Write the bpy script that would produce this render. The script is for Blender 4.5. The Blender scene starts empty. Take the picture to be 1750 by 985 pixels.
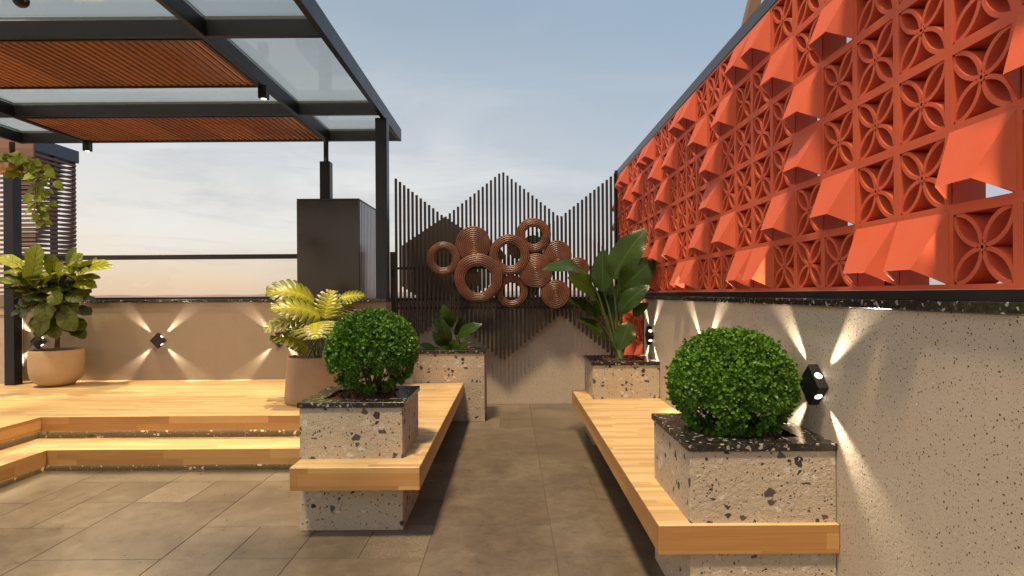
import bpy, math, random
from mathutils import Vector, Matrix, Euler
random.seed(7)
R = math.radians
scene = bpy.context.scene
COL = scene.collection
EYE = 1.5
F = 1000.0
TH = 0.0065
def P(px, py, d):
    """a point of the photograph at its real distance d in front of the camera -> metres"""
    u, v = px - 872.0, py - 502.0
    return Vector(((u - TH * v) * d / F, d, EYE - (v + TH * u) * d / F))

# ------------------------------------------------------------------ mesh builder
class MB:
    def __init__(s):
        s.v = []; s.f = []; s.uv = []; s.mi = []; s.tone = []; s.sm = []
    def add(s, vs, fs, uvs=None, mi=0, tone=0.5, smooth=False):
        o = len(s.v)
        s.v.extend([Vector(p) for p in vs])
        for k, f in enumerate(fs):
            s.f.append([i + o for i in f]); s.uv.append(uvs[k] if uvs else None)
            s.mi.append(mi); s.tone.append(tone); s.sm.append(smooth)
        return s
    def box(s, x0, x1, y0, y1, z0, z1, mi=0, tone=0.5, bev=0.0):
        if bev > 0:
            b = bev
            vs = []; idx = {}
            for ix in (0, 1):
                for iy in (0, 1):
                    for iz in (0, 1):
                        c = [(x0, x1)[ix], (y0, y1)[iy], (z0, z1)[iz]]
                        sg = [(1, -1)[ix], (1, -1)[iy], (1, -1)[iz]]
                        for ax in range(3):
                            p = [c[k] + (0 if k == ax else sg[k] * b) for k in range(3)]
                            idx[(ix, iy, iz, ax)] = len(vs); vs.append(p)
            fs = []
            def q(*k): fs.append([idx[a] for a in k])
            # main faces
            for ax in range(3):
                for side in (0, 1):
                    o = [a for a in range(3) if a != ax]
                    cs = []
                    for (a, c) in ((0, 0), (1, 0), (1, 1), (0, 1)):
                        k = [0, 0, 0]; k[ax] = side; k[o[0]] = a; k[o[1]] = c
                        cs.append((k[0], k[1], k[2], ax))
                    flip = (side == 0) ^ (ax == 1)
                    q(*(cs[::-1] if flip else cs))
            # edges
            for ax in range(3):
                o = [a for a in range(3) if a != ax]
                for a in (0, 1):
                    for c in (0, 1):
                        k0 = [0, 0, 0]; k1 = [0, 0, 0]
                        k0[o[0]] = k1[o[0]] = a; k0[o[1]] = k1[o[1]] = c; k1[ax] = 1
                        q((*k0, o[0]), (*k1, o[0]), (*k1, o[1]), (*k0, o[1]))
            for ix in (0, 1):
                for iy in (0, 1):
                    for iz in (0, 1):
                        q((ix, iy, iz, 0), (ix, iy, iz, 1), (ix, iy, iz, 2))
            cx = Vector(((x0 + x1) / 2, (y0 + y1) / 2, (z0 + z1) / 2))
            for f in fs:      # outward winding
                a, b_, c_ = (Vector(vs[i]) for i in f[:3])
                n = (b_ - a).cross(c_ - a); m = sum((Vector(vs[i]) for i in f), Vector()) / len(f)
                if n.dot(m - cx) < 0: f.reverse()
            return s.add(vs, fs, None, mi, tone)
        vs = [(x0, y0, z0), (x1, y0, z0), (x1, y1, z0), (x0, y1, z0), (x0, y0, z1), (x1, y0, z1), (x1, y1, z1), (x0, y1, z1)]
        fs = [(0, 3, 2, 1), (4, 5, 6, 7), (0, 1, 5, 4), (1, 2, 6, 5), (2, 3, 7, 6), (3, 0, 4, 7)]
        return s.add(vs, fs, None, mi, tone)
    def prism(s, poly, z0, z1, mi=0):
        n = len(poly)
        vs = [(x, y, z0) for x, y in poly] + [(x, y, z1) for x, y in poly]
        fs = [list(range(n))[::-1], list(range(n, 2 * n))]
        for i in range(n):
            j = (i + 1) % n; fs.append([i, j, j + n, i + n])
        return s.add(vs, fs, None, mi)
    def tube(s, pts, rad, n=8, mi=0, tone=0.5, cap=True):
        pts = [Vector(p) for p in pts]
        if not hasattr(rad, '__len__'): rad = [rad] * len(pts)
        vs = []; fs = []
        up = Vector((0, 0, 1))
        for i, p in enumerate(pts):
            t = (pts[min(i + 1, len(pts) - 1)] - pts[max(i - 1, 0)]).normalized()
            a = t.cross(up)
            if a.length < 0.05: a = t.cross(Vector((1, 0, 0)))
            a.normalize(); b = a.cross(t)
            for k in range(n):
                w = 2 * math.pi * k / n
                vs.append(p + (a * math.cos(w) + b * math.sin(w)) * rad[i])
        for i in range(len(pts) - 1):
            for k in range(n):
                k2 = (k + 1) % n
                fs.append([i * n + k, i * n + k2, (i + 1) * n + k2, (i + 1) * n + k])
        if cap:
            fs.append(list(range(n))); fs.append([(len(pts) - 1) * n + k for k in range(n)][::-1])
        return s.add(vs, fs, None, mi, tone, True)
    def lathe(s, prof, c, n=48, axis='z', mi=0, jit=0.0, cap0=False, tone=0.5):
        vs = []; fs = []
        c = Vector(c)
        for (r, h) in prof:
            for k in range(n):
                w = 2 * math.pi * k / n
                if axis == 'z': vs.append(c + Vector((r * math.cos(w), r * math.sin(w), h)))
                else: vs.append(c + Vector((r * math.cos(w), h, r * math.sin(w))))
        for i in range(len(prof) - 1):
            for k in range(n):
                k2 = (k + 1) % n
                q = [i * n + k, i * n + k2, (i + 1) * n + k2, (i + 1) * n + k]
                fs.append(q if axis == 'z' else q[::-1])
        if cap0: fs.append([k for k in range(n)][::-1])
        return s.add(vs, fs, None, mi, tone, True)
    def build(s, name, mats, parent=None):
        org = Vector((0, 0, 0))
        if parent is not None and parent.type == 'EMPTY': org = Vector(parent.location)
        elif parent is not None and parent.parent is not None: org = Vector(parent.parent.location)
        me = bpy.data.meshes.new(name)
        me.from_pydata([v - org for v in s.v], [], s.f)
        ul = me.uv_layers.new(name='UVMap')
        for p, uv in zip(me.polygons, s.uv):
            if uv is not None:
                for li, c in zip(p.loop_indices, uv): ul.data[li].uv = c
            else:
                vs = [s.v[i] for i in me.polygons[p.index].vertices]
                n = p.normal; a = [abs(c) for c in n]
                for li, v in zip(p.loop_indices, vs):
                    if a[2] >= a[0] and a[2] >= a[1]: ul.data[li].uv = (v.x, v.y)
                    elif a[1] >= a[0]: ul.data[li].uv = (v.x, v.z + 17.13)
                    else: ul.data[li].uv = (v.y + 31.7, v.z + 9.37)
        at = me.attributes.new('tone', 'FLOAT', 'FACE')
        at.data.foreach_set('value', s.tone)
        me.polygons.foreach_set('material_index', s.mi)
        me.polygons.foreach_set('use_smooth', s.sm)
        if not isinstance(mats, (list, tuple)): mats = [mats]
        for m in mats: me.materials.append(m)
        me.update()
        o = bpy.data.objects.new(name, me); COL.objects.link(o)
        if parent is not None: o.parent = parent
        return o

def tag(o, label=None, cat=None, group=None, kind=None):
    if label: o['label'] = label
    if cat: o['category'] = cat
    if group: o['group'] = group
    if kind: o['kind'] = kind
    return o
def thing(name, loc, label, cat, group=None):
    o = bpy.data.objects.new(name, None); COL.objects.link(o)
    o.empty_display_size = 0.1
    o.location = loc
    return tag(o, label, cat, group)
def dup(root, loc, rz, label, group=None):
    c = root.copy(); COL.objects.link(c); c.location = loc; c.rotation_euler = (0, 0, rz); c['label'] = label
    if group: c['group'] = group
    for ch in list(root.children):
        k = ch.copy(); COL.objects.link(k); k.parent = c
        for g in list(ch.children):
            q = g.copy(); COL.objects.link(q); q.parent = k
    return c

# ------------------------------------------------------------------ materials
class NG:
    def __init__(s, name):
        s.m = bpy.data.materials.new(name); s.m.use_nodes = True
        s.t = s.m.node_tree; s.n = s.t.nodes; s.n.clear()
        s.out = s.n.new('ShaderNodeOutputMaterial')
    def N(s, ty, **kw):
        n = s.n.new(ty)
        for k, v in kw.items(): setattr(n, k, v)
        return n
    def L(s, a, b): s.t.links.new(a, b)
    def val(s, sock, v):
        if hasattr(v, 'links') or hasattr(v, 'is_linked'): s.L(v, sock)
        else: sock.default_value = v
    def math(s, op, a, b=0.0, c=0.0, clamp=False):
        n = s.N('ShaderNodeMath', operation=op, use_clamp=clamp)
        for i, x in enumerate((a, b, c)): s.val(n.inputs[i], x)
        return n.outputs[0]
    def vmath(s, op, a, b=(0, 0, 0)):
        n = s.N('ShaderNodeVectorMath', operation=op)
        s.val(n.inputs[0], a); s.val(n.inputs[1], b)
        return n.outputs[0]
    def coord(s, which='Object'): return s.N('ShaderNodeTexCoord').outputs[which]
    def attr(s, name): return s.N('ShaderNodeAttribute', attribute_name=name).outputs['Fac']
    def mapping(s, vec, scale=(1, 1, 1), rot=(0, 0, 0), loc=(0, 0, 0)):
        n = s.N('ShaderNodeMapping'); s.L(vec, n.inputs[0])
        n.inputs['Scale'].default_value = scale; n.inputs['Rotation'].default_value = rot; n.inputs['Location'].default_value = loc
        return n.outputs[0]
    def noise(s, vec, scale, detail=4, rough=0.55, out='Fac', dist=0.0):
        n = s.N('ShaderNodeTexNoise'); s.L(vec, n.inputs['Vector'])
        n.inputs['Scale'].default_value = scale; n.inputs['Detail'].default_value = detail
        n.inputs['Roughness'].default_value = rough; n.inputs['Distortion'].default_value = dist
        return n.outputs[out]
    def vor(s, vec, scale, feature='F1', rnd=1.0):
        n = s.N('ShaderNodeTexVoronoi', feature=feature); s.L(vec, n.inputs['Vector'])
        n.inputs['Scale'].default_value = scale; n.inputs['Randomness'].default_value = rnd
        return n
    def ramp(s, fac, stops, interp='LINEAR'):
        n = s.N('ShaderNodeValToRGB'); s.val(n.inputs[0], fac)
        cr = n.color_ramp; cr.interpolation = interp
        while len(cr.elements) < len(stops): cr.elements.new(0.5)
        for e, (p, c) in zip(cr.elements, stops):
            e.position = p; e.color = (*c, 1) if len(c) == 3 else c
        return n.outputs['Color']
    def mix(s, fac, a, b, blend='MIX'):
        n = s.N('ShaderNodeMix', data_type='RGBA', blend_type=blend)
        s.val(n.inputs[0], fac)
        for i, x in ((6, a), (7, b)):
            if isinstance(x, tuple): x = (*x, 1) if len(x) == 3 else x
            s.val(n.inputs[i], x)
        return n.outputs[2]
    def bump(s, h, strength=0.3, dist=0.01, nrm=None):
        n = s.N('ShaderNodeBump'); s.L(h, n.inputs['Height'])
        n.inputs['Strength'].default_value = strength; n.inputs['Distance'].default_value = dist
        if nrm is not None: s.L(nrm, n.inputs['Normal'])
        return n.outputs[0]
    def bsdf(s, color, rough=0.5, metal=0.0, normal=None, spec=0.5, **kw):
        b = s.N('ShaderNodeBsdfPrincipled')
        if isinstance(color, tuple): color = (*color, 1)
        s.val(b.inputs['Base Color'], color); s.val(b.inputs['Roughness'], rough)
        b.inputs['Metallic'].default_value = metal; b.inputs['Specular IOR Level'].default_value = spec
        if normal is not None: s.L(normal, b.inputs['Normal'])
        for k, v in kw.items(): s.val(b.inputs[k.replace('_', ' ')], v)
        return b.outputs[0]
    def done(s, sh): s.L(sh, s.out.inputs['Surface']); return s.m

def m_wood(name, dark, mid, light, row=0.046, length=0.55, rough=0.42):
    g = NG(name); uv = g.coord('UV')
    sp = g.N('ShaderNodeSeparateXYZ'); g.L(uv, sp.inputs[0])
    rowi = g.math('FLOOR', g.math('DIVIDE', sp.outputs[1], row))
    wn = g.N('ShaderNodeTexWhiteNoise', noise_dimensions='1D'); g.L(rowi, wn.inputs['W'])
    u = g.math('ADD', sp.outputs[0], g.math('MULTIPLY', wn.outputs['Value'], 3.7))
    coli = g.math('FLOOR', g.math('DIVIDE', u, length))
    cv = g.N('ShaderNodeCombineXYZ'); g.L(rowi, cv.inputs[0]); g.L(coli, cv.inputs[1])
    wn2 = g.N('ShaderNodeTexWhiteNoise', noise_dimensions='2D'); g.L(cv.outputs[0], wn2.inputs['Vector'])
    # grain: noise stretched along the stave, shifted from stave to stave
    cv2 = g.N('ShaderNodeCombineXYZ')
    g.L(g.math('MULTIPLY', u, 2.2), cv2.inputs[0]); g.L(g.math('MULTIPLY', sp.outputs[1], 60.0), cv2.inputs[1])
    g.L(g.math('MULTIPLY', wn2.outputs['Value'], 40.0), cv2.inputs[2])
    gr = g.noise(cv2.outputs[0], 1.0, 5, 0.6, dist=0.6)
    cv3 = g.N('ShaderNodeCombineXYZ')
    g.L(g.math('MULTIPLY', u, 9.0), cv3.inputs[0]); g.L(g.math('MULTIPLY', sp.outputs[1], 420.0), cv3.inputs[1])
    pores = g.noise(cv3.outputs[0], 1.0, 2, 0.5)
    f = g.math('ADD', g.math('MULTIPLY', wn2.outputs['Value'], 0.62), g.math('MULTIPLY', gr, 0.55))
    c = g.ramp(f, [(0.12, dark), (0.5, mid), (0.95, light)])
    c = g.mix(g.math('MULTIPLY', g.math('GREATER_THAN', pores, 0.63), 0.25), c, dark)
    # joints between staves
    fy = g.math('FRACT', g.math('DIVIDE', sp.outputs[1], row)); fx = g.math('FRACT', g.math('DIVIDE', u, length))
    j = g.math('MAXIMUM', g.math('LESS_THAN', fy, 0.018), g.math('LESS_THAN', fx, 0.0022))
    c = g.mix(g.math('MULTIPLY', j, 0.45), c, (dark[0] * .5, dark[1] * .45, dark[2] * .4))
    nb = g.bump(g.math('SUBTRACT', gr, j), 0.12, 0.002)
    rg = g.math('ADD', g.math('MULTIPLY', gr, 0.18), rough - 0.09)
    return g.done(g.bsdf(c, rg, normal=nb))

def m_terrazzo(name, base, base2, chipscale=15.0, rough=0.75, bumpy=0.55):
    g = NG(name); co = g.coord('Object')
    n1 = g.noise(co, 2.2, 5, 0.6); n2 = g.noise(co, 130, 3, 0.6)
    c = g.mix(n1, base, base2)
    c = g.mix(g.math('MULTIPLY', n2, 0.35), c, (base[0] * .6, base[1] * .6, base[2] * .6))
    warp = g.vmath('ADD', co, g.vmath('SCALE', g.noise(co, 45, 2, out='Color')))
    wn = g.N('ShaderNodeVectorMath', operation='SCALE'); g.L(g.noise(co, 70, 2, out='Color'), wn.inputs[0]); wn.inputs[3].default_value = 0.007
    warp = g.vmath('ADD', co, wn.outputs[0])
    for sc, thr_d, thr_w, edge in ((chipscale * .8, 0.10, 0.90, 0.09), (chipscale * 2.3, 0.09, 0.945, 0.12), (chipscale * 4.5, 0.045, 0.97, 0.12)):
        v = g.vor(warp, sc); e = g.vor(warp, sc, 'DISTANCE_TO_EDGE')
        sr = g.N('ShaderNodeSeparateColor'); g.L(v.outputs['Color'], sr.inputs[0])
        ins = g.math('GREATER_THAN', e.outputs['Distance'], g.math('ADD', g.math('MULTIPLY', sr.outputs[1], 0.16), edge))
        dk = g.math('MULTIPLY', g.math('LESS_THAN', sr.outputs[0], thr_d), ins)
        wt = g.math('MULTIPLY', g.math('GREATER_THAN', sr.outputs[0], thr_w), ins)
        c = g.mix(dk, c, g.mix(sr.outputs[2], (0.030, 0.030, 0.031), (0.11, 0.10, 0.09)))
        c = g.mix(wt, c, g.mix(sr.outputs[2], (0.62, 0.56, 0.50), (0.5, 0.40, 0.33)))
    h = g.math('ADD', g.math('MULTIPLY', g.noise(co, 42, 5, 0.7), 1.0), g.math('MULTIPLY', n2, 0.25))
    return g.done(g.bsdf(c, rough, normal=g.bump(h, bumpy, 0.012), spec=0.3))

def m_speckle(name, base, base2, scale=150.0, dens=0.12, rough=0.6, bumpy=0.12):
    g = NG(name); co = g.coord('Object')
    n1 = g.noise(co, 1.3, 6, 0.6); n0 = g.noise(co, 8, 4, 0.6)
    c = g.mix(g.math('ADD', g.math('MULTIPLY', n1, 0.7), g.math('MULTIPLY', n0, 0.3)), base, base2)
    st = g.noise(g.mapping(co, (7, 7, .55)), 1.6, 5, 0.6)
    c = g.mix(g.ramp(st, [(.5, (0, 0, 0)), (.78, (.15,) * 3)]), c, (base[0] * .68, base[1] * .66, base[2] * .62))
    fine = g.noise(co, 260, 2, 0.5)
    c = g.mix(g.math('MULTIPLY', fine, 0.3), c, (base[0] * .55, base[1] * .55, base[2] * .55))
    for sc, a, b in ((scale, dens, 0.985), (scale * 0.5, dens * 0.35, 0.985)):
        v = g.vor(co, sc)
        sr = g.N('ShaderNodeSeparateColor'); g.L(v.outputs['Color'], sr.inputs[0])
        r = g.math('ADD', g.math('MULTIPLY', sr.outputs[1], 0.20), 0.12)
        ins = g.math('LESS_THAN', v.outputs['Distance'], r)
        c = g.mix(g.math('MULTIPLY', g.math('LESS_THAN', sr.outputs[0], a), ins), c, (0.065, 0.052, 0.04))
        c = g.mix(g.math('MULTIPLY', g.math('GREATER_THAN', sr.outputs[0], b), ins), c, (0.62, 0.58, 0.52))
    h = g.math('ADD', g.noise(co, 60, 4, 0.6), g.math('MULTIPLY', g.noise(co, 3.5, 4, 0.5), 1.2))
    return g.done(g.bsdf(c, rough, normal=g.bump(h, bumpy, 0.01), spec=0.35))

def m_granite(name):
    g = NG(name); co = g.coord('Object')
    n = g.noise(co, 38, 6, 0.72); n2 = g.noise(co, 110, 4, 0.7)
    v = g.vor(co, 70); sr = g.N('ShaderNodeSeparateColor'); g.L(v.outputs['Color'], sr.inputs[0])
    c = g.ramp(n, [(0.42, (0.008, 0.008, 0.009)), (0.60, (0.03, 0.028, 0.024)), (0.68, (0.30, 0.27, 0.22)), (0.76, (0.5, 0.46, 0.4))])
    c = g.mix(g.math('MULTIPLY', g.math('GREATER_THAN', sr.outputs[0], 0.93), n2), c, (0.6, 0.56, 0.5))
    c = g.mix(g.math('MULTIPLY', g.math('LESS_THAN', n2, 0.4), 0.7), c, (0.012, 0.012, 0.012))
    return g.done(g.bsdf(c, g.math('ADD', g.math('MULTIPLY', n2, 0.15), 0.12), spec=0.5))

def m_metal(name, col, rough=0.38, metal=0.4, spec=0.5):
    g = NG(name); co = g.coord('Object')
    n = g.noise(co, 6, 4, 0.6); n2 = g.noise(co, 160, 2, 0.5)
    c = g.mix(n, col, tuple(x * 1.5 for x in col))
    rg = g.math('ADD', g.math('MULTIPLY', n, 0.16), rough - 0.06)
    return g.done(g.bsdf(c, rg, metal, g.bump(n2, 0.03, 0.002), spec))

def m_floor():
    g = NG('stone_tile'); co = g.coord('Object'); t = g.attr('tone')
    n1 = g.noise(co, 1.6, 8, 0.68, dist=.6); n2 = g.noise(co, 9, 8, 0.70, dist=0.6); n3 = g.noise(co, 60, 4, 0.6)
    f = g.math('ADD', g.math('ADD', g.math('MULTIPLY', n1, 0.65), g.math('MULTIPLY', n2, 0.35)), g.math('MULTIPLY', g.math('SUBTRACT', t, 0.5), 0.09))
    c = g.ramp(f, [(0.30, (0.078, 0.059, 0.041)), (0.5, (0.145, 0.114, 0.081)), (0.70, (0.222, 0.181, 0.135))])
    c = g.mix(g.math('MULTIPLY', g.math('LESS_THAN', n3, 0.42), 0.22), c, (0.055, 0.042, 0.030))
    pit = g.noise(co, 22, 3, 0.5)
    c = g.mix(g.math('MULTIPLY', g.math('LESS_THAN', pit, 0.29), 0.45), c, (0.05, 0.042, 0.034))
    # a few tiles are split-faced: small pale flakes and deep relief
    rough_t = g.math('GREATER_THAN', t, 0.90)
    fl = g.noise(g.mapping(co, (1, 1, 1)), 75, 3, 0.65)
    c = g.mix(g.math('MULTIPLY', rough_t, g.math('MULTIPLY', g.math('GREATER_THAN', fl, 0.56), 0.38)), c, (0.34, 0.29, 0.23))
    h = g.math('ADD', g.math('MULTIPLY', n2, 0.8), g.math('ADD', g.math('MULTIPLY', n3, 0.15), g.math('MULTIPLY', g.math('MULTIPLY', fl, rough_t), 1.6)))
    rg = g.math('ADD', g.math('MULTIPLY', n2, 0.3), g.math('ADD', g.math('MULTIPLY', rough_t, 0.2), 0.17))
    return g.done(g.bsdf(c, rg, normal=g.bump(h, 0.22, 0.012), spec=0.4))

def m_plain(name, col, rough=0.6, var=0.25, scale=12, bump=0.15, spec=0.4, bscale=90):
    g = NG(name); co = g.coord('Object')
    n = g.noise(co, scale, 5, 0.6)
    c = g.mix(n, tuple(x * (1 - var) for x in col), tuple(min(1, x * (1 + var)) for x in col))
    return g.done(g.bsdf(c, rough, normal=g.bump(g.noise(co, bscale, 4, 0.6), bump, 0.008), spec=spec))

def m_terracotta():
    g = NG('terracotta_paint'); co = g.coord('Object')
    oi = g.N('ShaderNodeObjectInfo')
    n = g.noise(co, 9, 5, 0.6); n2 = g.noise(co, 180, 3, 0.6); nd = g.noise(g.coord('Generated'), 5, 6, 0.65)
    c = g.mix(n, (0.58, 0.098, 0.038), (0.68, 0.125, 0.050))
    c = g.mix(g.math('MULTIPLY', oi.outputs['Random'], 0.22), c, (0.50, 0.085, 0.036))
    c = g.mix(g.ramp(nd, [(.48, (0, 0, 0)), (.75, (.28,) * 3)]), c, (0.52, 0.16, 0.09))
    return g.done(g.bsdf(c, 0.62, normal=g.bump(n2, 0.10, 0.004), spec=0.35))

def m_leaf(name, lo, hi, vein, rough=0.35, trans=0.25, nv=9.0, vstr=0.5, nrm=0.35, edge=0.0):
    g = NG(name); uv = g.coord('UV'); t = g.attr('tone'); co = g.coord('Object')
    sp = g.N('ShaderNodeSeparateXYZ'); g.L(uv, sp.inputs[0])
    au = g.math('ABSOLUTE', sp.outputs[0])
    n = g.noise(co, 14, 4, 0.6)
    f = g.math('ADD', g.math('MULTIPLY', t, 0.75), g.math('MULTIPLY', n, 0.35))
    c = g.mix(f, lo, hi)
    if edge: c = g.mix(g.math('MULTIPLY', g.math('POWER', au, 1.15), edge), c, lo)
    w = g.math('SINE', g.math('MULTIPLY', g.math('SUBTRACT', sp.outputs[1], g.math('MULTIPLY', au, 0.22)), nv * 6.2832))
    lat = g.math('MULTIPLY', g.math('GREATER_THAN', w, 0.93), vstr * 0.6)
    mid = g.math('MULTIPLY', g.math('LESS_THAN', au, 0.06), vstr)
    vm = g.math('MAXIMUM', lat, mid)
    c = g.mix(vm, c, vein)
    nb = g.bump(g.math('ADD', g.math('MULTIPLY', w, 0.5), g.math('MULTIPLY', n, 0.6)), nrm, 0.006)
    b = g.bsdf(c, rough, normal=nb, spec=0.28)
    tr = g.N('ShaderNodeBsdfTranslucent'); g.L(g.mix(0.5, c, hi), tr.inputs[0])
    mx = g.N('ShaderNodeMixShader'); mx.inputs[0].default_value = trans
    g.L(b, mx.inputs[1]); g.L(tr.outputs[0], mx.inputs[2])
    return g.done(mx.outputs[0])

def m_wicker(name, lo, hi):
    g = NG(name); co = g.coord('UV'); t = g.attr('tone')
    sp = g.N('ShaderNodeSeparateXYZ'); g.L(co, sp.inputs[0])
    cv = g.N('ShaderNodeCombineXYZ'); g.L(g.math('MULTIPLY', sp.outputs[0], 5.0), cv.inputs[0]); g.L(g.math('MULTIPLY', sp.outputs[1], 4.0), cv.inputs[1])
    n = g.noise(cv.outputs[0], 3.0, 4, 0.65)
    oc = g.coord('Object'); n2 = g.noise(oc, 5, 3, 0.6)
    f = g.math('ADD', g.math('MULTIPLY', n, 0.6), g.math('MULTIPLY', n2, 0.5))
    c = g.ramp(f, [(0.36, lo), (0.74, hi)])
    c = g.mix(g.math('MULTIPLY_ADD', t, -.55, .55), c, (lo[0] * .25, lo[1] * .25, lo[2] * .25))
    return g.done(g.bsdf(c, 0.34, normal=g.bump(n, 0.3, 0.004), spec=0.5))

def m_emit(name, col, st):
    g = NG(name); e = g.N('ShaderNodeEmission'); e.inputs[0].default_value = (*col, 1); e.inputs[1].default_value = st
    return g.done(e.outputs[0])

def m_glass(name, tint, haze, hazecol, refl=0.5):
    g = NG(name)
    tr = g.N('ShaderNodeBsdfTransparent'); tr.inputs[0].default_value = (*tint, 1)
    df = g.N('ShaderNodeBsdfTranslucent'); df.inputs[0].default_value = (*hazecol, 1)
    m1 = g.N('ShaderNodeMixShader'); m1.inputs[0].default_value = haze
    g.L(tr.outputs[0], m1.inputs[1]); g.L(df.outputs[0], m1.inputs[2])
    gl = g.N('ShaderNodeBsdfGlossy'); gl.inputs['Roughness'].default_value = 0.02
    fr = g.N('ShaderNodeFresnel'); fr.inputs[0].default_value = 1.45
    m2 = g.N('ShaderNodeMixShader'); g.L(g.math('MULTIPLY', fr.outputs[0], refl), m2.inputs[0])
    g.L(m1.outputs[0], m2.inputs[1]); g.L(gl.outputs[0], m2.inputs[2])
    return g.done(m2.outputs[0])

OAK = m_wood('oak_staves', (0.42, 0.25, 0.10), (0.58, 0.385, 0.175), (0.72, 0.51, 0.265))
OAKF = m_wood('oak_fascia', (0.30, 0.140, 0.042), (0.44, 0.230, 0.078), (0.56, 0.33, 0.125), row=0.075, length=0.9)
TERR = m_terrazzo('terrazzo_taupe', (0.46, 0.375, 0.28), (0.55, 0.46, 0.35), 31.0, bumpy=.9)
RISER = m_terrazzo('terrazzo_riser', (0.10, 0.085, 0.06), (0.14, 0.12, 0.085), chipscale=34, rough=0.45, bumpy=0.15)
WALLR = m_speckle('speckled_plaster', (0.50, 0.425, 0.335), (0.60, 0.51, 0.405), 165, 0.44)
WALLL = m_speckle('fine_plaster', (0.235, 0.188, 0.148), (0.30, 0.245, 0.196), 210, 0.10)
GRAN = m_granite('dark_granite')
STEEL = m_metal('black_steel', (0.011, 0.011, 0.013), 0.34, 0.2, 0.4)
SLAT = m_metal('brown_black_steel', (0.022, 0.016, 0.011), 0.5, 0.1, 0.35)
GLOSS = m_metal('gloss_black_steel', (0.040, 0.034, 0.028), 0.17, 0.75)
RIB = m_metal('ribbed_steel', (0.22, 0.22, 0.23), 0.16, 0.9)
TOPF = m_metal('grey_blue_steel', (0.065, 0.075, 0.09), 0.4, 0.5)
LOUV = m_wood('louvre_timber', (0.17, 0.055, 0.012), (0.26, 0.085, 0.018), (0.33, 0.12, 0.026), row=0.5, length=3.0, rough=0.75)
WALNUT = m_wood('walnut_slat', (0.13, 0.058, 0.034), (0.20, 0.095, 0.056), (0.27, 0.14, 0.085), row=0.4, length=2.5, rough=0.5)
FLOOR = m_floor(); GROUT = m_plain('grout', (0.115, 0.086, 0.058), 0.85)
TERRA = m_terracotta()
BOXL = m_leaf('box_leaf', (0.016, 0.055, 0.006), (0.125, 0.285, 0.022), (0.14, 0.28, 0.03), 0.38, 0.22, 1, 0.15, 0.05)
FIDL = m_leaf('fiddle_leaf', (0.005, 0.017, 0.002), (0.21, 0.235, 0.006), (0.012, 0.030, 0.004), 0.40, 0.15, 6.0, 0.6, 0.5)
MONL = m_leaf('monstera_leaf', (0.012, 0.038, 0.004), (0.30, 0.30, 0.012), (0.42, 0.42, 0.04), 0.36, 0.22, 8.6, 0.35, 0.35, edge=.9)
PARL = m_leaf('paradise_leaf', (0.004, 0.018, 0.003), (0.045, 0.085, 0.005), (0.085, 0.125, 0.012), 0.26, 0.13, 22.0, 0.40, 0.15)
VINL = m_leaf('vine_leaf', (0.10, 0.15, 0.012), (0.33, 0.38, 0.03), (0.36, 0.40, 0.08), 0.4, 0.3, 5.0, 0.4, 0.2)
BARK = m_plain('bark', (0.17, 0.085, 0.045), 0.8, 0.4, 30, 0.5)
STEM = m_plain('green_stem', (0.07, 0.10, 0.02), 0.5, 0.3, 30, 0.1)
SOIL = m_plain('soil', (0.032, 0.020, 0.014), 0.95, 0.5, 40, 0.8)
MULCH = m_plain('bark_chip', (0.10, 0.036, 0.020), 0.85, 0.6, 25, 0.5)
CLAY = m_plain('clay_pot', (0.42, 0.29, 0.165), 0.75, 0.14, 6, 0.5, 0.3, 16)
CLAY2 = m_plain('brown_pot', (0.38, 0.26, 0.17), 0.7, 0.28, 4, 0.22, 0.3, 24)
WICK = m_wicker('copper_wicker', (0.052, 0.017, 0.007), (0.30, 0.112, 0.044))
WICKG = m_wicker('golden_wicker', (0.62, 0.36, 0.07), (0.92, 0.66, 0.22))
LENS = m_emit('lamp_lens', (1.0, 0.88, 0.66), 5.0)
LED = m_emit('led_strip', (1.0, 0.76, 0.42), 13.0)
GLASSR = m_glass('roof_glass', (0.955, 0.985, 0.98), 0.035, (0.85, 0.93, 0.92), 0.5)
GLASSB = m_glass('rail_glass', (0.985, 0.97, 0.94), 0.0, (0.9, 0.85, 0.75), 0.35)
SEA = m_plain('distant_land', (0.12, 0.13, 0.16), 0.9, 0.2, 0.01)
HILL = m_plain('distant_hill', (0.26, 0.22, 0.24), 1.0, 0.15, 0.002)
TIMB = m_plain('timber_post', (0.22, 0.12, 0.07), 0.7, 0.25, 20)
PLANK = m_wood('pale_plank', (0.40, 0.20, 0.07), (0.5, 0.27, 0.10), (0.58, 0.34, 0.14), row=0.2, length=2)

# ------------------------------------------------------------------ setting: floor, far land
mb = MB()
mb.add([(-6.5, -3, -0.004), (1.47, -3, -0.004), (1.47, 7.94, -0.004), (-6.5, 7.94, -0.004)], [(0, 1, 2, 3)], None, 1)
g = 0.0022
def tile(x0, x1, y0, y1):
    small = (x1 - x0) * (y1 - y0) < .2
    x0 = max(x0, -6.5); x1 = min(x1, 1.469); y1 = min(y1, 7.939)
    if x1 - x0 < 0.03 or y1 - y0 < 0.03: return
    e = 0.0012
    t = random.random() * (1.0 if small else .89)
    vs = [(x0 + g, y0 + g, -0.003), (x1 - g, y0 + g, -0.003), (x1 - g, y1 - g, -0.003), (x0 + g, y1 - g, -0.003),
          (x0 + g + e, y0 + g + e, 0), (x1 - g - e, y0 + g + e, 0), (x1 - g - e, y1 - g - e, 0), (x0 + g + e, y1 - g - e, 0)]
    mb.add(vs, [(4, 5, 6, 7), (0, 1, 5, 4), (1, 2, 6, 5), (2, 3, 7, 6), (3, 0, 4, 7)], None, 0, t)
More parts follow.
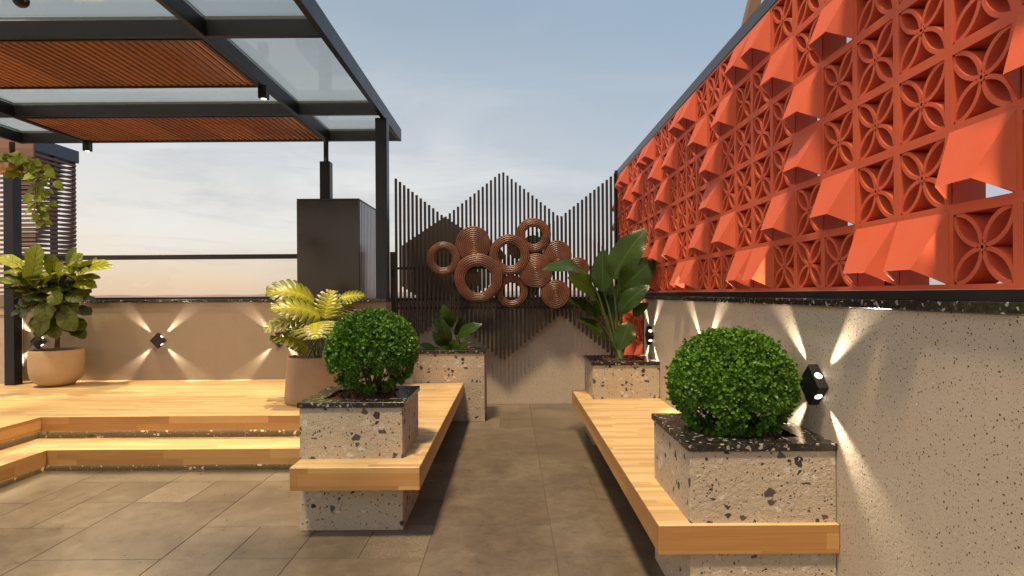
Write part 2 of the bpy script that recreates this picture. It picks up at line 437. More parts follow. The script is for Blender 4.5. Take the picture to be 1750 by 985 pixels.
for i in range(-6, 7):
    x0 = -2.0 + 0.75 * i
    y = 3.33 - 0.92 * 8 + (0.46 if i % 2 == 0 else 0.0)
    while y < 8:
        r = random.random()
        if (i == 0 and abs(y - 3.79) < 0.1) or (i == -1 and abs(y - 3.33) < .1): r = 0.3
        if i == 0 and abs(y - 2.87) < 0.1: r = 0.95
        if r < 0.48: tile(x0, x0 + 0.75, y, y + 0.92)
        elif r < 0.62: tile(x0, x0 + 0.75, y, y + 0.46); tile(x0, x0 + 0.75, y + 0.46, y + 0.92)
        elif r < 0.78: tile(x0, x0 + 0.375, y, y + 0.92); tile(x0 + 0.375, x0 + 0.75, y, y + 0.46); tile(x0 + 0.375, x0 + 0.75, y + 0.46, y + 0.92)
        elif r < 0.9: tile(x0, x0 + 0.375, y, y + 0.46); tile(x0 + 0.375, x0 + 0.75, y, y + 0.46); tile(x0, x0 + 0.75, y + 0.46, y + 0.92)
        else: tile(x0, x0 + 0.375, y, y + 0.92); tile(x0 + 0.375, x0 + 0.75, y, y + 0.46); tile(x0 + 0.375, x0 + 0.75, y + 0.46, y + 0.92)
        y += 0.92
tag(mb.build('floor', [FLOOR, GROUT]), kind='structure')

mb = MB(); S = 9000
mb.add([(-S, -S, -14), (S, -S, -14), (S, S, -14), (-S, S, -14)], [(0, 1, 2, 3)])
tag(mb.build('ground', SEA), kind='structure')
mb = MB(); vs = []; fs = []; n = 90
for i in range(n):
    x = -6000 + 12000 * i / (n - 1)
    h = 6 + 26 * (0.5 + 0.5 * math.sin(x * 0.0011 + 1.7)) * (0.6 + 0.4 * math.sin(x * 0.0043)) + 5 * math.sin(x * 0.013)
    vs += [(x, 5200, -14), (x, 5600, max(h, 2)), (x, 6400, -14)]
for i in range(n - 1):
    for k in (0, 1): fs.append([i * 3 + k, (i + 1) * 3 + k, (i + 1) * 3 + k + 1, i * 3 + k + 1])
mb.add(vs, fs, None, 0, .5, True)
tag(mb.build('hills', HILL), kind='structure')

# ------------------------------------------------------------------ walls
def wall(name, label, x0, x1, y0, y1, z0, z1, mat, coping=None):
    t = thing(name, ((x0 + x1) / 2, (y0 + y1) / 2, z0), label, 'wall')
    MB().box(x0, x1, y0, y1, z0, z1, bev=0.004).build('wall_body', mat, t)
    if coping:
        cx0, cx1, cy0, cy1, cz = coping
        MB().box(cx0, cx1, cy0, cy1, z1, cz, bev=0.003).build('coping', GRAN, t)
    return t
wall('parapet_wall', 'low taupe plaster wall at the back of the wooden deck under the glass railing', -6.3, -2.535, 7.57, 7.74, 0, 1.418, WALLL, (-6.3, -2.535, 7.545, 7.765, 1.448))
wall('plaster_wall', 'taupe plaster wall closing the walkway behind the slatted screen and round wicker art', -1.84, 1.47, 7.94, 8.09, 0, 1.42, WALLR, (-1.84, 1.46, 7.915, 8.115, 1.452))
wall('plaster_wall', 'long speckled taupe wall on the right under the orange block screen', 1.47, 1.64, -1.5, 6.45, 0, 1.43, WALLR, (1.445, 1.66, -1.5, 6.45, 1.466))
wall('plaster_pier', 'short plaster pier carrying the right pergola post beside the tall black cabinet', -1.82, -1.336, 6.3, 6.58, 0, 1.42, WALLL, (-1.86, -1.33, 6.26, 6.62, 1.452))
t = thing('stone_counter', (-7.0, 7.4, 0.41), 'pale counter with grey stone top at the far left edge behind the pergola post', 'counter')
MB().box(-7.9, -6.31, 7.36, 7.75, 0.41, 1.27, bev=.004).build('counter_body', m_plain('pale_plaster', (0.42, 0.35, 0.29), .7), t)
MB().box(-7.9, -6.305, 7.345, 7.76, 1.272, 1.37, bev=.004).build('terrazzo_band', TERR, t)
MB().box(-7.9, -6.30, 7.33, 7.77, 1.372, 1.53, bev=.004).build('stone_top', m_speckle('grey_stone', (.2, .17, .14), (.27, .23, .19), 120, .2), t)

# ------------------------------------------------------------------ stepped oak deck
t = thing('stepped_deck', (-4.0, 6.0, 0), 'raised oak deck with one lower step and lit terrazzo risers', 'deck')
up = [(-9, 5.29), (-9, 0.0), (-4.25, 0.0), (-4.25, 5.29), (-1.365, 5.29), (-1.365, 7.565), (-9, 7.565)][::1]
up = [(-9, 0.0), (-4.25, 0.0), (-4.25, 5.29), (-1.365, 5.29), (-1.365, 6.25), (-1.86, 6.25), (-1.86, 7.565), (-9, 7.565)]
lo = [(-4.40, 0.0), (-3.93, 0.0), (-3.93, 4.95), (-1.365, 4.95), (-1.365, 5.42), (-4.40, 5.42)]
def deckpart(name, poly, z0, z1):
    m = MB(); n = len(poly)
    m.add([(x, y, z1) for x, y in poly], [list(range(n))], None, 0)
    m.add([(x, y, z0) for x, y in poly], [list(range(n))[::-1]], None, 1)
    for i in range(n):
        j = (i + 1) % n
        a, b = poly[i], poly[j]
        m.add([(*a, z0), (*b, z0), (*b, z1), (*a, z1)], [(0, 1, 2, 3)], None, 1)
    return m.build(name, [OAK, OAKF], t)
deckpart('platform', up, 0.283, 0.41)
deckpart('step', lo, 0.07, 0.20)
MB().prism([(-9, 0.05), (-4.33, 0.05), (-4.33, 5.37), (-1.37, 5.37), (-1.37, 5.6), (-9, 5.6)], 0.201, 0.282).build('riser', RISER, t)
MB().prism([(-9, 0.05), (-4.01, 0.05), (-4.01, 5.03), (-1.37, 5.03), (-1.37, 5.3), (-9, 5.3)], 0.0, 0.069).build('riser', RISER, t)
m = MB(); m.box(-4.30, -1.38, 5.345, 5.357, 0.276, 0.2815); m.box(-4.316, -4.304, 0.1, 5.357, 0.276, 0.2815); m.build('led_strip', LED, t)
m = MB(); m.box(-3.97, -1.38, 5.005, 5.017, 0.063, 0.0685); m.box(-3.99, -3.978, 0.1, 5.017, 0.063, 0.0685); m.build('led_strip', m_emit('led_strip_dim', (1.0, 0.76, 0.42), 9.0), t)

# ------------------------------------------------------------------ benches and planters
def bench(label, x0, x1, y0, y1, z0=0.318, z1=0.458):
    t = thing('bench', ((x0 + x1) / 2, y0, z0), label, 'bench')
    m = MB(); b = .003
    m.box(x0, x1, y0, y1, z0, z1, bev=b)
    for i in range(len(m.f)):
        n = [m.v[k] for k in m.f[i]]
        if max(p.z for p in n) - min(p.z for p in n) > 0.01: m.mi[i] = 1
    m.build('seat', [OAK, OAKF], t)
    return t
b1 = bench('oak slab bench on the left running beside the walkway to the deck', -1.338, -0.553, 3.525, 6.855)
b2 = bench('oak slab bench on the right running along the speckled wall', 0.658, 1.4675, 2.618, 6.30, 0.326)
MB().box(-1.30, -0.74, 5.2, 5.6, 0.002, 0.316, bev=.004).build('support', TERR, b1)

def planter(label, x0, x1, y0, y1, ztop=0.817, hole=0.115, right_flush=False):
    cx, cy = (x0 + x1) / 2, (y0 + y1) / 2
    t = thing('planter_box', (cx, cy, 0), label, 'planter', 'terrazzo planter boxes')
    zc = ztop - 0.033
    o = 0.012
    MB().box(x0, x1, y0, y1, 0.001, zc - 0.002, bev=0.004).build('box_body', TERR, t)
    xo = x1 if right_flush else x1 + o
    hx0, hx1, hy0, hy1 = x0 + hole, x1 - hole, y0 + hole, y1 - hole
    c = MB()
    c.box(x0 - o, xo, y0 - o, hy0, zc, ztop, bev=.002); c.box(x0 - o, xo, hy1, y1 + o, zc, ztop, bev=.002)
    c.box(x0 - o, hx0, hy0 + .0005, hy1 - .0005, zc, ztop, bev=.002); c.box(hx1, xo, hy0 + .0005, hy1 - .0005, zc, ztop, bev=.002)
    c.build('coping', GRAN, t)
    s = MB(); n = 14; vs = []; fs = []
    for i in range(n + 1):
        for j in range(n + 1):
            a, b = i / n, j / n
            h = zc + 0.002 + 0.02 * math.sin(a * math.pi) * math.sin(b * math.pi) + random.uniform(-.002, .004)
            vs.append((hx0 + (hx1 - hx0) * a, hy0 + (hy1 - hy0) * b, max(h, zc + .0015)))
    for i in range(n):
        for j in range(n): fs.append([i * (n + 1) + j, (i + 1) * (n + 1) + j, (i + 1) * (n + 1) + j + 1, i * (n + 1) + j + 1])
    s.add(vs, fs, None, 0, .5, True)
    for k in range(420):
        a, b = random.uniform(.02, .98), random.uniform(.02, .98)
        p = Vector((hx0 + (hx1 - hx0) * a, hy0 + (hy1 - hy0) * b, zc + 0.010 + 0.02 * math.sin(a * math.pi) * math.sin(b * math.pi)))
        M = Euler((random.uniform(-.5, .5), random.uniform(-.5, .5), random.uniform(0, 6.3))).to_matrix()
        l, w, h = random.uniform(.010, .024), random.uniform(.005, .012), random.uniform(.002, .005)
        vs = [p + M @ Vector((sx * l * (1 if sy > 0 else random.uniform(.6, 1)), sy * w, sz * h)) for sz in (-1, 1) for sx, sy in ((-1, -1), (1, -1), (1, 1), (-1, 1))]
        s.add(vs, [(0, 3, 2, 1), (4, 5, 6, 7), (0, 1, 5, 4), (1, 2, 6, 5), (2, 3, 7, 6), (3, 0, 4, 7)], None, 1)
    s.build('mulch', [SOIL, MULCH], t)
    return t
planter('terrazzo planter with black granite rim at the near end of the left bench', -1.344, -0.690, 3.715, 4.355)
planter('terrazzo planter with black granite rim at the near end of the right bench', 0.806, 1.4665, 2.642, 3.30, right_flush=True)
planter('wide terrazzo planter standing on the floor behind the far end of the left bench', -1.15, -0.308, 6.872, 7.50, 0.835)
planter('terrazzo planter holding the tall paddle leaved plant on the right bench', 0.806, 1.4665, 5.76, 6.38, 0.822, right_flush=True)

# ------------------------------------------------------------------ clipped box balls
def boxball(label, c, rx, ry, rz, nleaf, zsoil, seed, leafsize=0.0125, ragged=0.0):
    rnd = random.Random(seed)
    t = thing('box_ball', (c[0], c[1], zsoil), label, 'bush', 'clipped round box bushes')
    C = Vector(c)
    m = MB()
    lumps = [(Vector((rnd.gauss(0, 1), rnd.gauss(0, 1), rnd.gauss(0, 1))).normalized(), rnd.uniform(-.06, .04), rnd.uniform(6, 18)) for _ in range(80)]
    k = 0
    while k < nleaf:
        d = Vector((rnd.gauss(0, 1), rnd.gauss(0, 1), rnd.gauss(0, 1))).normalized()
        bump = sum(a * math.exp(-(1 - d.dot(l)) * s * 6) for l, a, s in lumps)
        rr = 1.0 - abs(rnd.gauss(0, 0.085)) if rnd.random() < .85 else rnd.uniform(0.45, .95)
        if ragged and d.z < -0.30:
            hole = math.sin(d.x * 9 + 1) * math.sin(d.y * 8 + d.x * 4 + 2)
            if hole > 0.10 - ragged * .9 * (-d.z - .35): continue
        rr *= (1 + bump)
        if rnd.random() < .06: rr *= rnd.uniform(1.0, 1.075)
        p = C + Vector((d.x * rx * rr, d.y * ry * rr, d.z * rz * rr))
        if p.z < zsoil + .01: continue
        k += 1
        # little sprig of two to three oval leaves
        ax = (d + Vector((rnd.gauss(0, .6), rnd.gauss(0, .6), rnd.gauss(0, .6) + .25))).normalized()
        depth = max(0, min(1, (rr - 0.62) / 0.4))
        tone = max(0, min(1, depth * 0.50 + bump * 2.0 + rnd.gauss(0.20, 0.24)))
        for q in range(2):
            sd = ax.cross(Vector((rnd.gauss(0, 1), rnd.gauss(0, 1), rnd.gauss(0, 1)))).normalized()
            dr = (ax * .6 + sd * rnd.uniform(.4, 1.1)).normalized()
            w = dr.cross(ax).normalized()
            L = leafsize * rnd.uniform(1.0, 1.9); W = L * rnd.uniform(.30, .42)
            nn = w.cross(dr) * (L * .10)
            vs = [p, p + dr * L * .38 + w * W + nn, p + dr * L * .8 + w * W * .72 + nn, p + dr * L, p + dr * L * .8 - w * W * .72 + nn, p + dr * L * .38 - w * W + nn]
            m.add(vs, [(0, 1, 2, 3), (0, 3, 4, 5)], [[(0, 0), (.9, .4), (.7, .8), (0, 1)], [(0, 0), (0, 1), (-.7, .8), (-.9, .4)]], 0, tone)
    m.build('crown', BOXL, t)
    s = MB()
    base = Vector((c[0], c[1], zsoil + .0))
    for i in range(16):
        a = i * 2.4 + rnd.uniform(-.3, .3); e = rnd.uniform(.25, 1.35)
        tip = C + Vector((math.cos(a) * math.cos(e) * rx, math.sin(a) * math.cos(e) * ry, math.sin(e) * rz * rnd.choice([1, 1, -.35]))) * .82
        b0 = base + Vector((rnd.uniform(-.02, .02), rnd.uniform(-.02, .02), 0))
        md = b0.lerp(tip, .45) + Vector((rnd.uniform(-.03, .03), rnd.uniform(-.03, .03), rnd.uniform(0, .05)))
        s.tube([b0, b0.lerp(md, .5) + Vector((rnd.uniform(-.01, .01),) * 3), md, tip], [.0075, .006, .0045, .0015], 6)
    s.build('stem', BARK, t)
boxball('clipped round box bush with ragged open base in the left planter', (-0.96, 4.06, 1.105), .308, .308, .290, 11500, .80, 3, .0145, .9)
boxball('larger clipped round box bush in the near right planter beside the wall lamp', (1.118, 2.97, 1.03), .302, .300, .286, 15000, .80, 5, .0128, .15)

# ------------------------------------------------------------------ leaf builders
def prof_ellip(t, a=.45, tipness=1.0):
    return math.sin(math.pi * min(1, max(0, t)) ** (math.log(.5) / math.log(a))) ** tipness
def leaf(m, base, tip, nrm, width, prof, tone, arch=.1, fold=.2, wav=0.0, nl=10, nc=3, curl=0.0, wfreq=3):
    base = Vector(base); tip = Vector(tip); d = tip - base; L = d.length; dn = d.normalized()
    nrm = Vector(nrm); nrm = (nrm - dn * nrm.dot(dn)).normalized(); sd = dn.cross(nrm).normalized()
    vs = []; uvs = []
    ph = random.uniform(0, 6)
    for i in range(nl + 1):
        t = i / nl
        mid = base + d * t + nrm * (arch * L * (4 * t * (1 - t))) - nrm * curl * L * t * t
        w = width * .5 * prof(t)
        for j in range(-nc, nc + 1):
            a = j / nc
            off = nrm * (fold * abs(a) * w + wav * w * math.sin(t * 6.28 * wfreq + ph + (1.7 if a > 0 else 0)) * a * a - .25 * fold * w * a * a)
            vs.append(mid + sd * a * w + off); uvs.append((a, t))
    fs = []; fu = []; q = 2 * nc + 1
    for i in range(nl):
        for j in range(2 * nc):
            f = [i * q + j, i * q + j + 1, (i + 1) * q + j + 1, (i + 1) * q + j]
            fs.append(f); fu.append([uvs[k] for k in f])
    m.add(vs, fs, fu, 0, tone, True)
def split_leaf(m, base, tip, nrm, width, tone, nlobe=7, arch=.12, fold=.22):
    """split leaf: a heart shaped blade with slits that open from the middle of each half to the rim"""
    base = Vector(base); tip = Vector(tip); d = tip - base; L = d.length; dn = d.normalized()
    nrm = Vector(nrm); nrm = (nrm - dn * nrm.dot(dn)).normalized(); sd = dn.cross(nrm).normalized()
    per = 8; nl = nlobe * per; NA = 8
    def half(t):
        t = min(1, max(0, t))
        return width * .5 * max(.02, (math.sin(math.pi * (t * .86 + .14) ** .78)) ** .6)
    for s_ in (-1, 1):
        vs = []; uu = []
        ph = random.uniform(0, 1)
        for i in range(nl + 1):
            t = i / nl
            fr = (i / per) % 1.0
            k = i // per
            w = half(t) * (1 + .035 * math.sin(k * 2.1 + ph * 6))
            for j in range(NA + 1):
                a = j / NA
                t2 = t + .20 * a ** 1.6 * (1 - .4 * t) - .10 * a * (1 - t)
                rim = 1 - .16 * max(0, a - .7) / .3 * abs(2 * fr - 1) ** 3
                pt = base + d * min(1.04, t2) + nrm * (arch * L * 4 * t * (1 - t))
                off = fold * w * (a * .8 - 1.25 * a * a) + .045 * w * math.sin(math.pi * fr) * a
                vs.append(pt + sd * s_ * w * a * rim + nrm * off); uu.append((s_ * a, t))
        q = NA + 1
        for i in range(nl):
            fr = i % per; lob = i // per
            for j in range(NA):
                if 0 < lob and j >= 2 and fr == 0: continue
                if 0 < lob and j >= 4 and fr == per - 1: continue
                if 0 < lob and j >= 6 and fr == 1: continue
                f = [i * q + j, i * q + j + 1, (i + 1) * q + j + 1, (i + 1) * q + j]
                if s_ > 0: f.reverse()
                o = len(m.v)
                m.f.append([x + o for x in f]); m.uv.append([uu[x] for x in f]); m.mi.append(0); m.tone.append(max(0, min(1, tone))); m.sm.append(True)
            if i == nl - 1: pass
        # vertices are appended after the faces that index them
        m.v.extend(vs)
# ------------------------------------------------------------------ pots and plants
def pot(name, label, c, prof, mat, soil_r, soil_h):
    t = thing(name, c, label, 'plant pot')
    m = MB(); m.lathe(prof, c, 56, cap0=True); m.build('pot_body', mat, t)
    s = MB(); s.lathe([(0.001, soil_h + .012), (soil_r * .6, soil_h + .008), (soil_r, soil_h)][::-1], c, 40); s.build('soil', SOIL, t)
    return t
pot('plant_pot', 'round bottomed sand coloured pot on the deck by the left pergola post', (-5.57, 7.18, 0.411),
    [(.10, 0), (.17, .012), (.225, .05), (.262, .11), (.278, .18), (.282, .27), (.280, .36), (.277, .435), (.272, .442), (.262, .440), (.256, .42), (.254, .36)], CLAY, .254, .39)
pot('plant_pot', 'brown tapering pot of the split leaved plant standing behind the left planter', (-2.0, 5.98, 0.411),
    [(.262, 0), (.286, .006), (.295, .03), (.292, .10), (.280, .28), (.266, .455), (.262, .466), (.250, .466), (.246, .45), (.248, .38)], CLAY2, .247, .41)

# fiddle leaf fig
c = Vector((-5.57, 7.18, 0.80))
t = thing('fiddle_leaf_fig', c, 'fiddle leaf fig with big bright leaves in the round pot at left', 'plant')
rnd = random.Random(11)
tr = MB()
trunk = [c, c + Vector((.015, .0, .22)), c + Vector((.05, 0, .45)), c + Vector((.07, .02, .75)), c + Vector((.06, .0, 1.05))]
tr.tube(trunk, [.028, .024, .020, .016, .009], 8)
brA = [trunk[1] + Vector((0, 0, .12)), c + Vector((-.13, -.06, .56)), c + Vector((-.24, -.08, .80)), c + Vector((-.26, -.06, 1.0))]
brB = [trunk[2], c + Vector((.18, -.08, .68)), c + Vector((.30, -.06, .88)), c + Vector((.36, -.04, 1.02))]
brC = [trunk[2] + Vector((0, 0, .05)), c + Vector((.02, -.16, .68)), c + Vector((-.02, -.22, .85))]
for b in (brA, brB, brC): tr.tube(b, [.016, .013, .010, .006][:len(b)], 7)
tr.build('trunk', BARK, t)
def fprof(t): return max(0.03, (math.sin(math.pi * t ** 1.15) ** .62) * (.60 + .45 * t) if t < .999 else 0.06)
lf = MB()
def along(pl, f):
    f *= len(pl) - 1; i = min(int(f), len(pl) - 2); return pl[i].lerp(pl[i + 1], f - i)
# crown leaves read off the photograph: base, tip, width, tone
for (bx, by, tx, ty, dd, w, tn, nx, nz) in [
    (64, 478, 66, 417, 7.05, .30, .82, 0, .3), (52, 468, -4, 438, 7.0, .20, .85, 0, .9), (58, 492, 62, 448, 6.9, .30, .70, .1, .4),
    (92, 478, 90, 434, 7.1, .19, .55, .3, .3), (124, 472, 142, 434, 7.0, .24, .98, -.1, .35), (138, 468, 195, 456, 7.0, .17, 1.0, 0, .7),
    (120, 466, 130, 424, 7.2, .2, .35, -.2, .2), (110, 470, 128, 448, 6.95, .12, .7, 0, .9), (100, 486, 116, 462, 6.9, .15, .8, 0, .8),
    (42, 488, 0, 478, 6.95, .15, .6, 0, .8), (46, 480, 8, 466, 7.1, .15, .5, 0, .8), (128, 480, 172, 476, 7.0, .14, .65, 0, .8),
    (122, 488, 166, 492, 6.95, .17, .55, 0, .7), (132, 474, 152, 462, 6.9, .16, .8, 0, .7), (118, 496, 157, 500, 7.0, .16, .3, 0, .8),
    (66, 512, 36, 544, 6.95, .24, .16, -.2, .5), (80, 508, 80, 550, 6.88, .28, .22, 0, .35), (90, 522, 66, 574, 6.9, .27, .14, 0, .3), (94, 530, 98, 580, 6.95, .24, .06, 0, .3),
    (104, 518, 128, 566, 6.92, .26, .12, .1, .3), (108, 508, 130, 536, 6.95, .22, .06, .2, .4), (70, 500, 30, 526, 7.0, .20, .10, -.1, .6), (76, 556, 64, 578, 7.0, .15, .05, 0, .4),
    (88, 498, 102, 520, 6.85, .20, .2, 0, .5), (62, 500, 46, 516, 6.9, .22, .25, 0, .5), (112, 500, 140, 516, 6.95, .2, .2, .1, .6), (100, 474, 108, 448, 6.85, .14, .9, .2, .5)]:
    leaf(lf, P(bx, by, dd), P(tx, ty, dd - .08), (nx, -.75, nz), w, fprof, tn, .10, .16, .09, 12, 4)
for i in range(104):
    f = i / 103.0
    src = (trunk, brA, brB, brC)[i % 4]
    p = along(src, .35 + .6 * rnd.random()) if src is not trunk else along(trunk, .30 + .62 * rnd.random())
    az = i * 2.39996; 
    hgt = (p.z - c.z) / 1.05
    el = R(-58 + 85 * hgt + rnd.uniform(-15, 15))
    L = rnd.uniform(.25, .35)
    dr = Vector((math.cos(az) * math.cos(el), math.sin(az) * math.cos(el) * .8, math.sin(el)))
    nr = Vector((0, -.35, 1)) if abs(dr.z) < .8 else Vector((math.cos(az), math.sin(az), .2))
    tone = -.14 + .66 * max(0, hgt) ** 2.4 + rnd.uniform(-.05, .15)  # lit upper and shaded lower leaves are painted into the tone
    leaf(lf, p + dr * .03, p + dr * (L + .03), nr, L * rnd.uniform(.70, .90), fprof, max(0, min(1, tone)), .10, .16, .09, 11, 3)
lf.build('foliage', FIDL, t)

# monstera
c = Vector((-2.0, 5.98, 0.82))
t = thing('monstera', c, 'yellow green monstera with split leaves in the brown pot', 'plant')
lf = MB(); st = MB()
def z4(x, y, d): return P(440 + x / 4.105, 460 + y / 4.105, d)
for (bx, by, tx, ty, db, dt, w, tn, nr, a) in [
    (395, 225, 70, 165, 6.0, 5.8, .34, .72, (-.2, -.75, .65), .16), (435, 330, 105, 285, 5.85, 5.6, .36, .85, (-.1, -.7, .75), .14),
    (300, 380, 55, 440, 5.75, 5.6, .34, .80, (-.35, -.55, .8), .18), (355, 560, 95, 495, 5.7, 5.55, .26, .50, (-.2, -.55, .85), .16),
    (470, 345, 520, 155, 5.95, 6.05, .30, .75, (.1, -.95, .25), .05), (575, 215, 745, 185, 6.1, 6.15, .20, .85, (.1, -.6, .8), .08),
    (410, 375, 402, 490, 5.72, 5.5, .50, .80, (.05, -.62, .78), .12), (540, 330, 610, 210, 6.1, 6.2, .3, .5, (.2, -.8, .5), .05),
    (330, 300, 240, 355, 6.1, 6.05, .3, .45, (-.3, -.6, .7), .1)]:
    B = z4(bx, by, db); T = z4(tx, ty, dt)
    split_leaf(lf, B, T, nr, w * 1.12, tn, 7, a, .22)
    root = c + Vector((random.uniform(-.09, .09), random.uniform(-.09, .05), 0))
    st.tube([root, root.lerp(B, .5) + Vector((0, .03, .06)), B], [.010, .008, .006], 7)
lf.build('foliage', MONL, t); st.build('stems', STEM, t)

# bird of paradise in the far right planter
c = Vector((1.13, 6.07, 0.79))
t = thing('bird_of_paradise', c, 'tall green bird of paradise plant in the far right planter', 'plant')
lf = MB(); st = MB()
def pz(x, y, d): return P(920 + x / 3.786, 380 + y / 3.786, d)
def pprof(t): return max(.02, math.sin(math.pi * min(1, t ** .80 * .97 + .02)) ** .72)
for (bx, by, tx, ty, db, dt, w, tn, nr, a) in [
    (480, 365, 692, 38, 6.05, 6.0, .25, .62, (-.35, -.85, .25), .07), (420, 445, 416, 175, 6.1, 6.15, .185, .30, (-.5, -.85, .1), .03),
    (372, 485, 196, 358, 5.95, 5.75, .22, .50, (-.1, -.75, .65), .10), (335, 345, 30, 302, 6.1, 5.85, .20, .62, (.1, -.55, .85), .12),
    (540, 432, 755, 235, 6.0, 5.9, .235, .42, (.3, -.8, .5), .10), (525, 585, 718, 408, 5.95, 5.85, .17, .30, (-.3, -.75, .55), .10),
    (392, 648, 202, 498, 5.95, 5.8, .14, .18, (.2, -.7, .7), .12), (428, 752, 255, 622, 5.9, 5.8, .115, .25, (.2, -.7, .7), .12),
    (592, 652, 520, 828, 5.85, 5.82, .16, .45, (-.3, -.9, .25), .04), (615, 604, 712, 520, 5.95, 5.9, .095, 1.0, (-.1, -.75, .65), .06),  # last leaf here: lamplight on it is put into its bright tone
    (425, 610, 392, 440, 6.2, 6.25, .15, .12, (.3, -.9, .1), .02), (490, 590, 520, 400, 6.2, 6.25, .17, .10, (-.2, -.9, .1), .02),
    (440, 560, 450, 300, 6.25, 6.3, .16, .5, (-.7, -.6, .1), .02)]:
    B = pz(bx, by, db); T = pz(tx, ty, dt)
    leaf(lf, B, T, nr, w * 1.32, pprof, tn, a, .13, .10, 16, 4, .03, 2)
    root = c + Vector((random.uniform(-.05, .04), random.uniform(-.05, .05), 0))
    st.tube([root, root.lerp(B, .35) + Vector((0, 0, .03)), root.lerp(B, .72) + Vector((0, 0, .045)), B], [.014, .012, .009, .006], 7)
lf.build('foliage', PARL, t); st.build('stems', STEM, t)

# small leafy plant in the far left planter
c = Vector((-0.62, 7.17, 0.81))
t = thing('leafy_plant', c, 'small broad leaved green plant in the wide planter before the slatted screen', 'plant')
lf = MB(); st = MB()
def pq(x, y, d): return P(570 + x / 6.25, 480 + y / 6.25, d)
def qprof(t): return max(.02, math.sin(math.pi * min(1, t ** .85)) ** .8)
for (bx, by, tx, ty, db, w, tn, nr) in [
    (1262, 505, 1172, 250, 7.15, .19, .62, (-.3, -.9, .1)), (1235, 585, 1075, 400, 7.1, .14, .2, (-.3, -.85, .3)), (1225, 700, 1150, 395, 7.05, .15, .25, (.2, -.95, .1)),
    (1305, 585, 1392, 360, 7.2, .12, .2, (.4, -.8, .1)), (1325, 605, 1592, 465, 7.05, .17, .45, (.1, -.7, .6)), (1085, 752, 912, 676, 7.0, .11, .3, (-.1, -.7, .7)),
    (1305, 755, 1465, 655, 7.0, .09, .35, (.2, -.7, .6)), (1245, 735, 1335, 632, 6.98, .12, .4, (.1, -.9, .3)), (1210, 700, 1055, 540, 7.1, .14, .15, (-.2, -.9, .2)),
    (1240, 755, 1130, 715, 6.98, .09, .35, (-.1, -.8, .5))]:
    B = pq(bx, by, db); T = pq(tx, ty, db - .05)
    leaf(lf, B, T, nr, w, qprof, tn, .09, .25, .08, 12, 3)
    root = c + Vector((random.uniform(-.03, .03), random.uniform(-.03, .03), -.01))
    st.tube([root, root.lerp(B, .6) + Vector((0, .01, .02)), B], [.006, .005, .004], 6)
lf.build('foliage', PARL, t); st.build('stems', STEM, t)

# hanging plank and trailing vine, top left
def pv(x, y, d): return P(x / 3.786, 200 + y / 3.786, d)
t = thing('hanging_shelf', (-3.9, 4.0, 2.36), 'pale wooden shelf at the left edge from which a vine trails', 'shelf')
a = pv(112, 325, 4.0)
MB().box(-4.6, a.x, 3.93, 4.10, a.z - .018, a.z + .018, bev=.003).build('plank', PLANK, t)
for x in (-4.5, -3.62): MB().tube([(x, 4.02, a.z + .018), (x, 4.02, 3.40)], .004, 6).build('rope', BARK, t)
t = thing('trailing_vine', (-3.4, 4.0, 2.40), 'trailing vine with heart shaped leaves hanging from the left shelf', 'plant')
st = MB(); lf = MB(); rnd = random.Random(21)
stems = [[(-60, 270), (20, 262), (90, 268), (150, 262), (215, 285), (258, 370), (240, 450), (238, 570), (205, 636)],
         [(80, 270), (160, 290), (240, 300), (300, 350), (345, 430)], [(60, 280), (115, 290), (122, 375), (150, 372)],
         [(160, 280), (225, 330), (262, 420), (290, 500), (320, 590)], [(-40, 250), (30, 240), (140, 235), (190, 330)], [(225, 440), (232, 560), (262, 640), (285, 690)]]
def vprof(t): return max(.03, math.sin(math.pi * min(1, t ** .62)) ** .8)
for s in stems:
    dd = 4.0 + rnd.uniform(-.06, .06)
    pts = [pv(x, y, dd + rnd.uniform(-.02, .02)) for x, y in s]
    st.tube(pts, .0028, 6)
    nlv = 5 + 2 * len(pts)
    for i in range(nlv):
        p = along(pts, (i + rnd.random()) / nlv * .999)
        az = rnd.uniform(0, 6.28); L = rnd.uniform(.055, .088)
        dr = Vector((math.cos(az) * .8, math.sin(az) * .45 - .1, -.35 - rnd.random() * .6)).normalized()
        b = p + Vector((dr.x, dr.y, .3)) * .02
        st.tube([p, b], .0013, 5)
        leaf(lf, b, b + dr * L, (rnd.uniform(-.5, .5), -.8, rnd.uniform(.1, .7)), L * rnd.uniform(.62, .85), vprof, min(1, max(0, rnd.gauss(.5, .25))), .08, .22, .12, 8, 3)
lf.build('foliage', VINL, t); st.build('stems', m_plain('vine_stem', (.35, .2, .06), .6), t)

# ------------------------------------------------------------------ pergola
ZB, ZT = EYE + 1.915, EYE + 2.066
t = thing('pergola', (-3.7, 5.0, 0.41), 'black steel pergola with glass roof and timber louvre panels over the deck', 'pergola')
XB = [-1.375, -2.265, -5.29, -6.09]
YC = [0.9, 2.3, 3.60, 4.32, 6.22, 7.28]
for x in XB: MB().box(x - .024, x + .024, 0.0, 7.33, ZB, ZT, bev=.002).build('beam', STEEL, t)
spans = [(-6.066, -5.314), (-5.266, -2.289), (-2.241, -1.399)]
for y in YC:
    m = MB()
    for a, b in spans: m.box(a, b, y, y + .048, ZB + .002, ZT - .003)
    m.build('crossbeam', STEEL, t)
def post(x0, x1, y0, y1, z0, z1):
    m = MB().box(x0, x1, y0, y1, z0, z1, bev=.003)
    o = m.build('post', STEEL, t)
    cx, cy = (x0 + x1) / 2, (y0 + y1) / 2
    MB().tube([(cx, cy, z1), (cx, cy, ZB + .001)], .030, 14).build('tube', STEEL, o)
post(-6.225, -6.10, 7.19, 7.315, 0.411, 3.12); post(-2.33, -2.205, 7.18, 7.30, 2.645, 3.14); post(-1.449, -1.325, 6.32, 6.45, 1.4525, EYE + 302 * .00632)
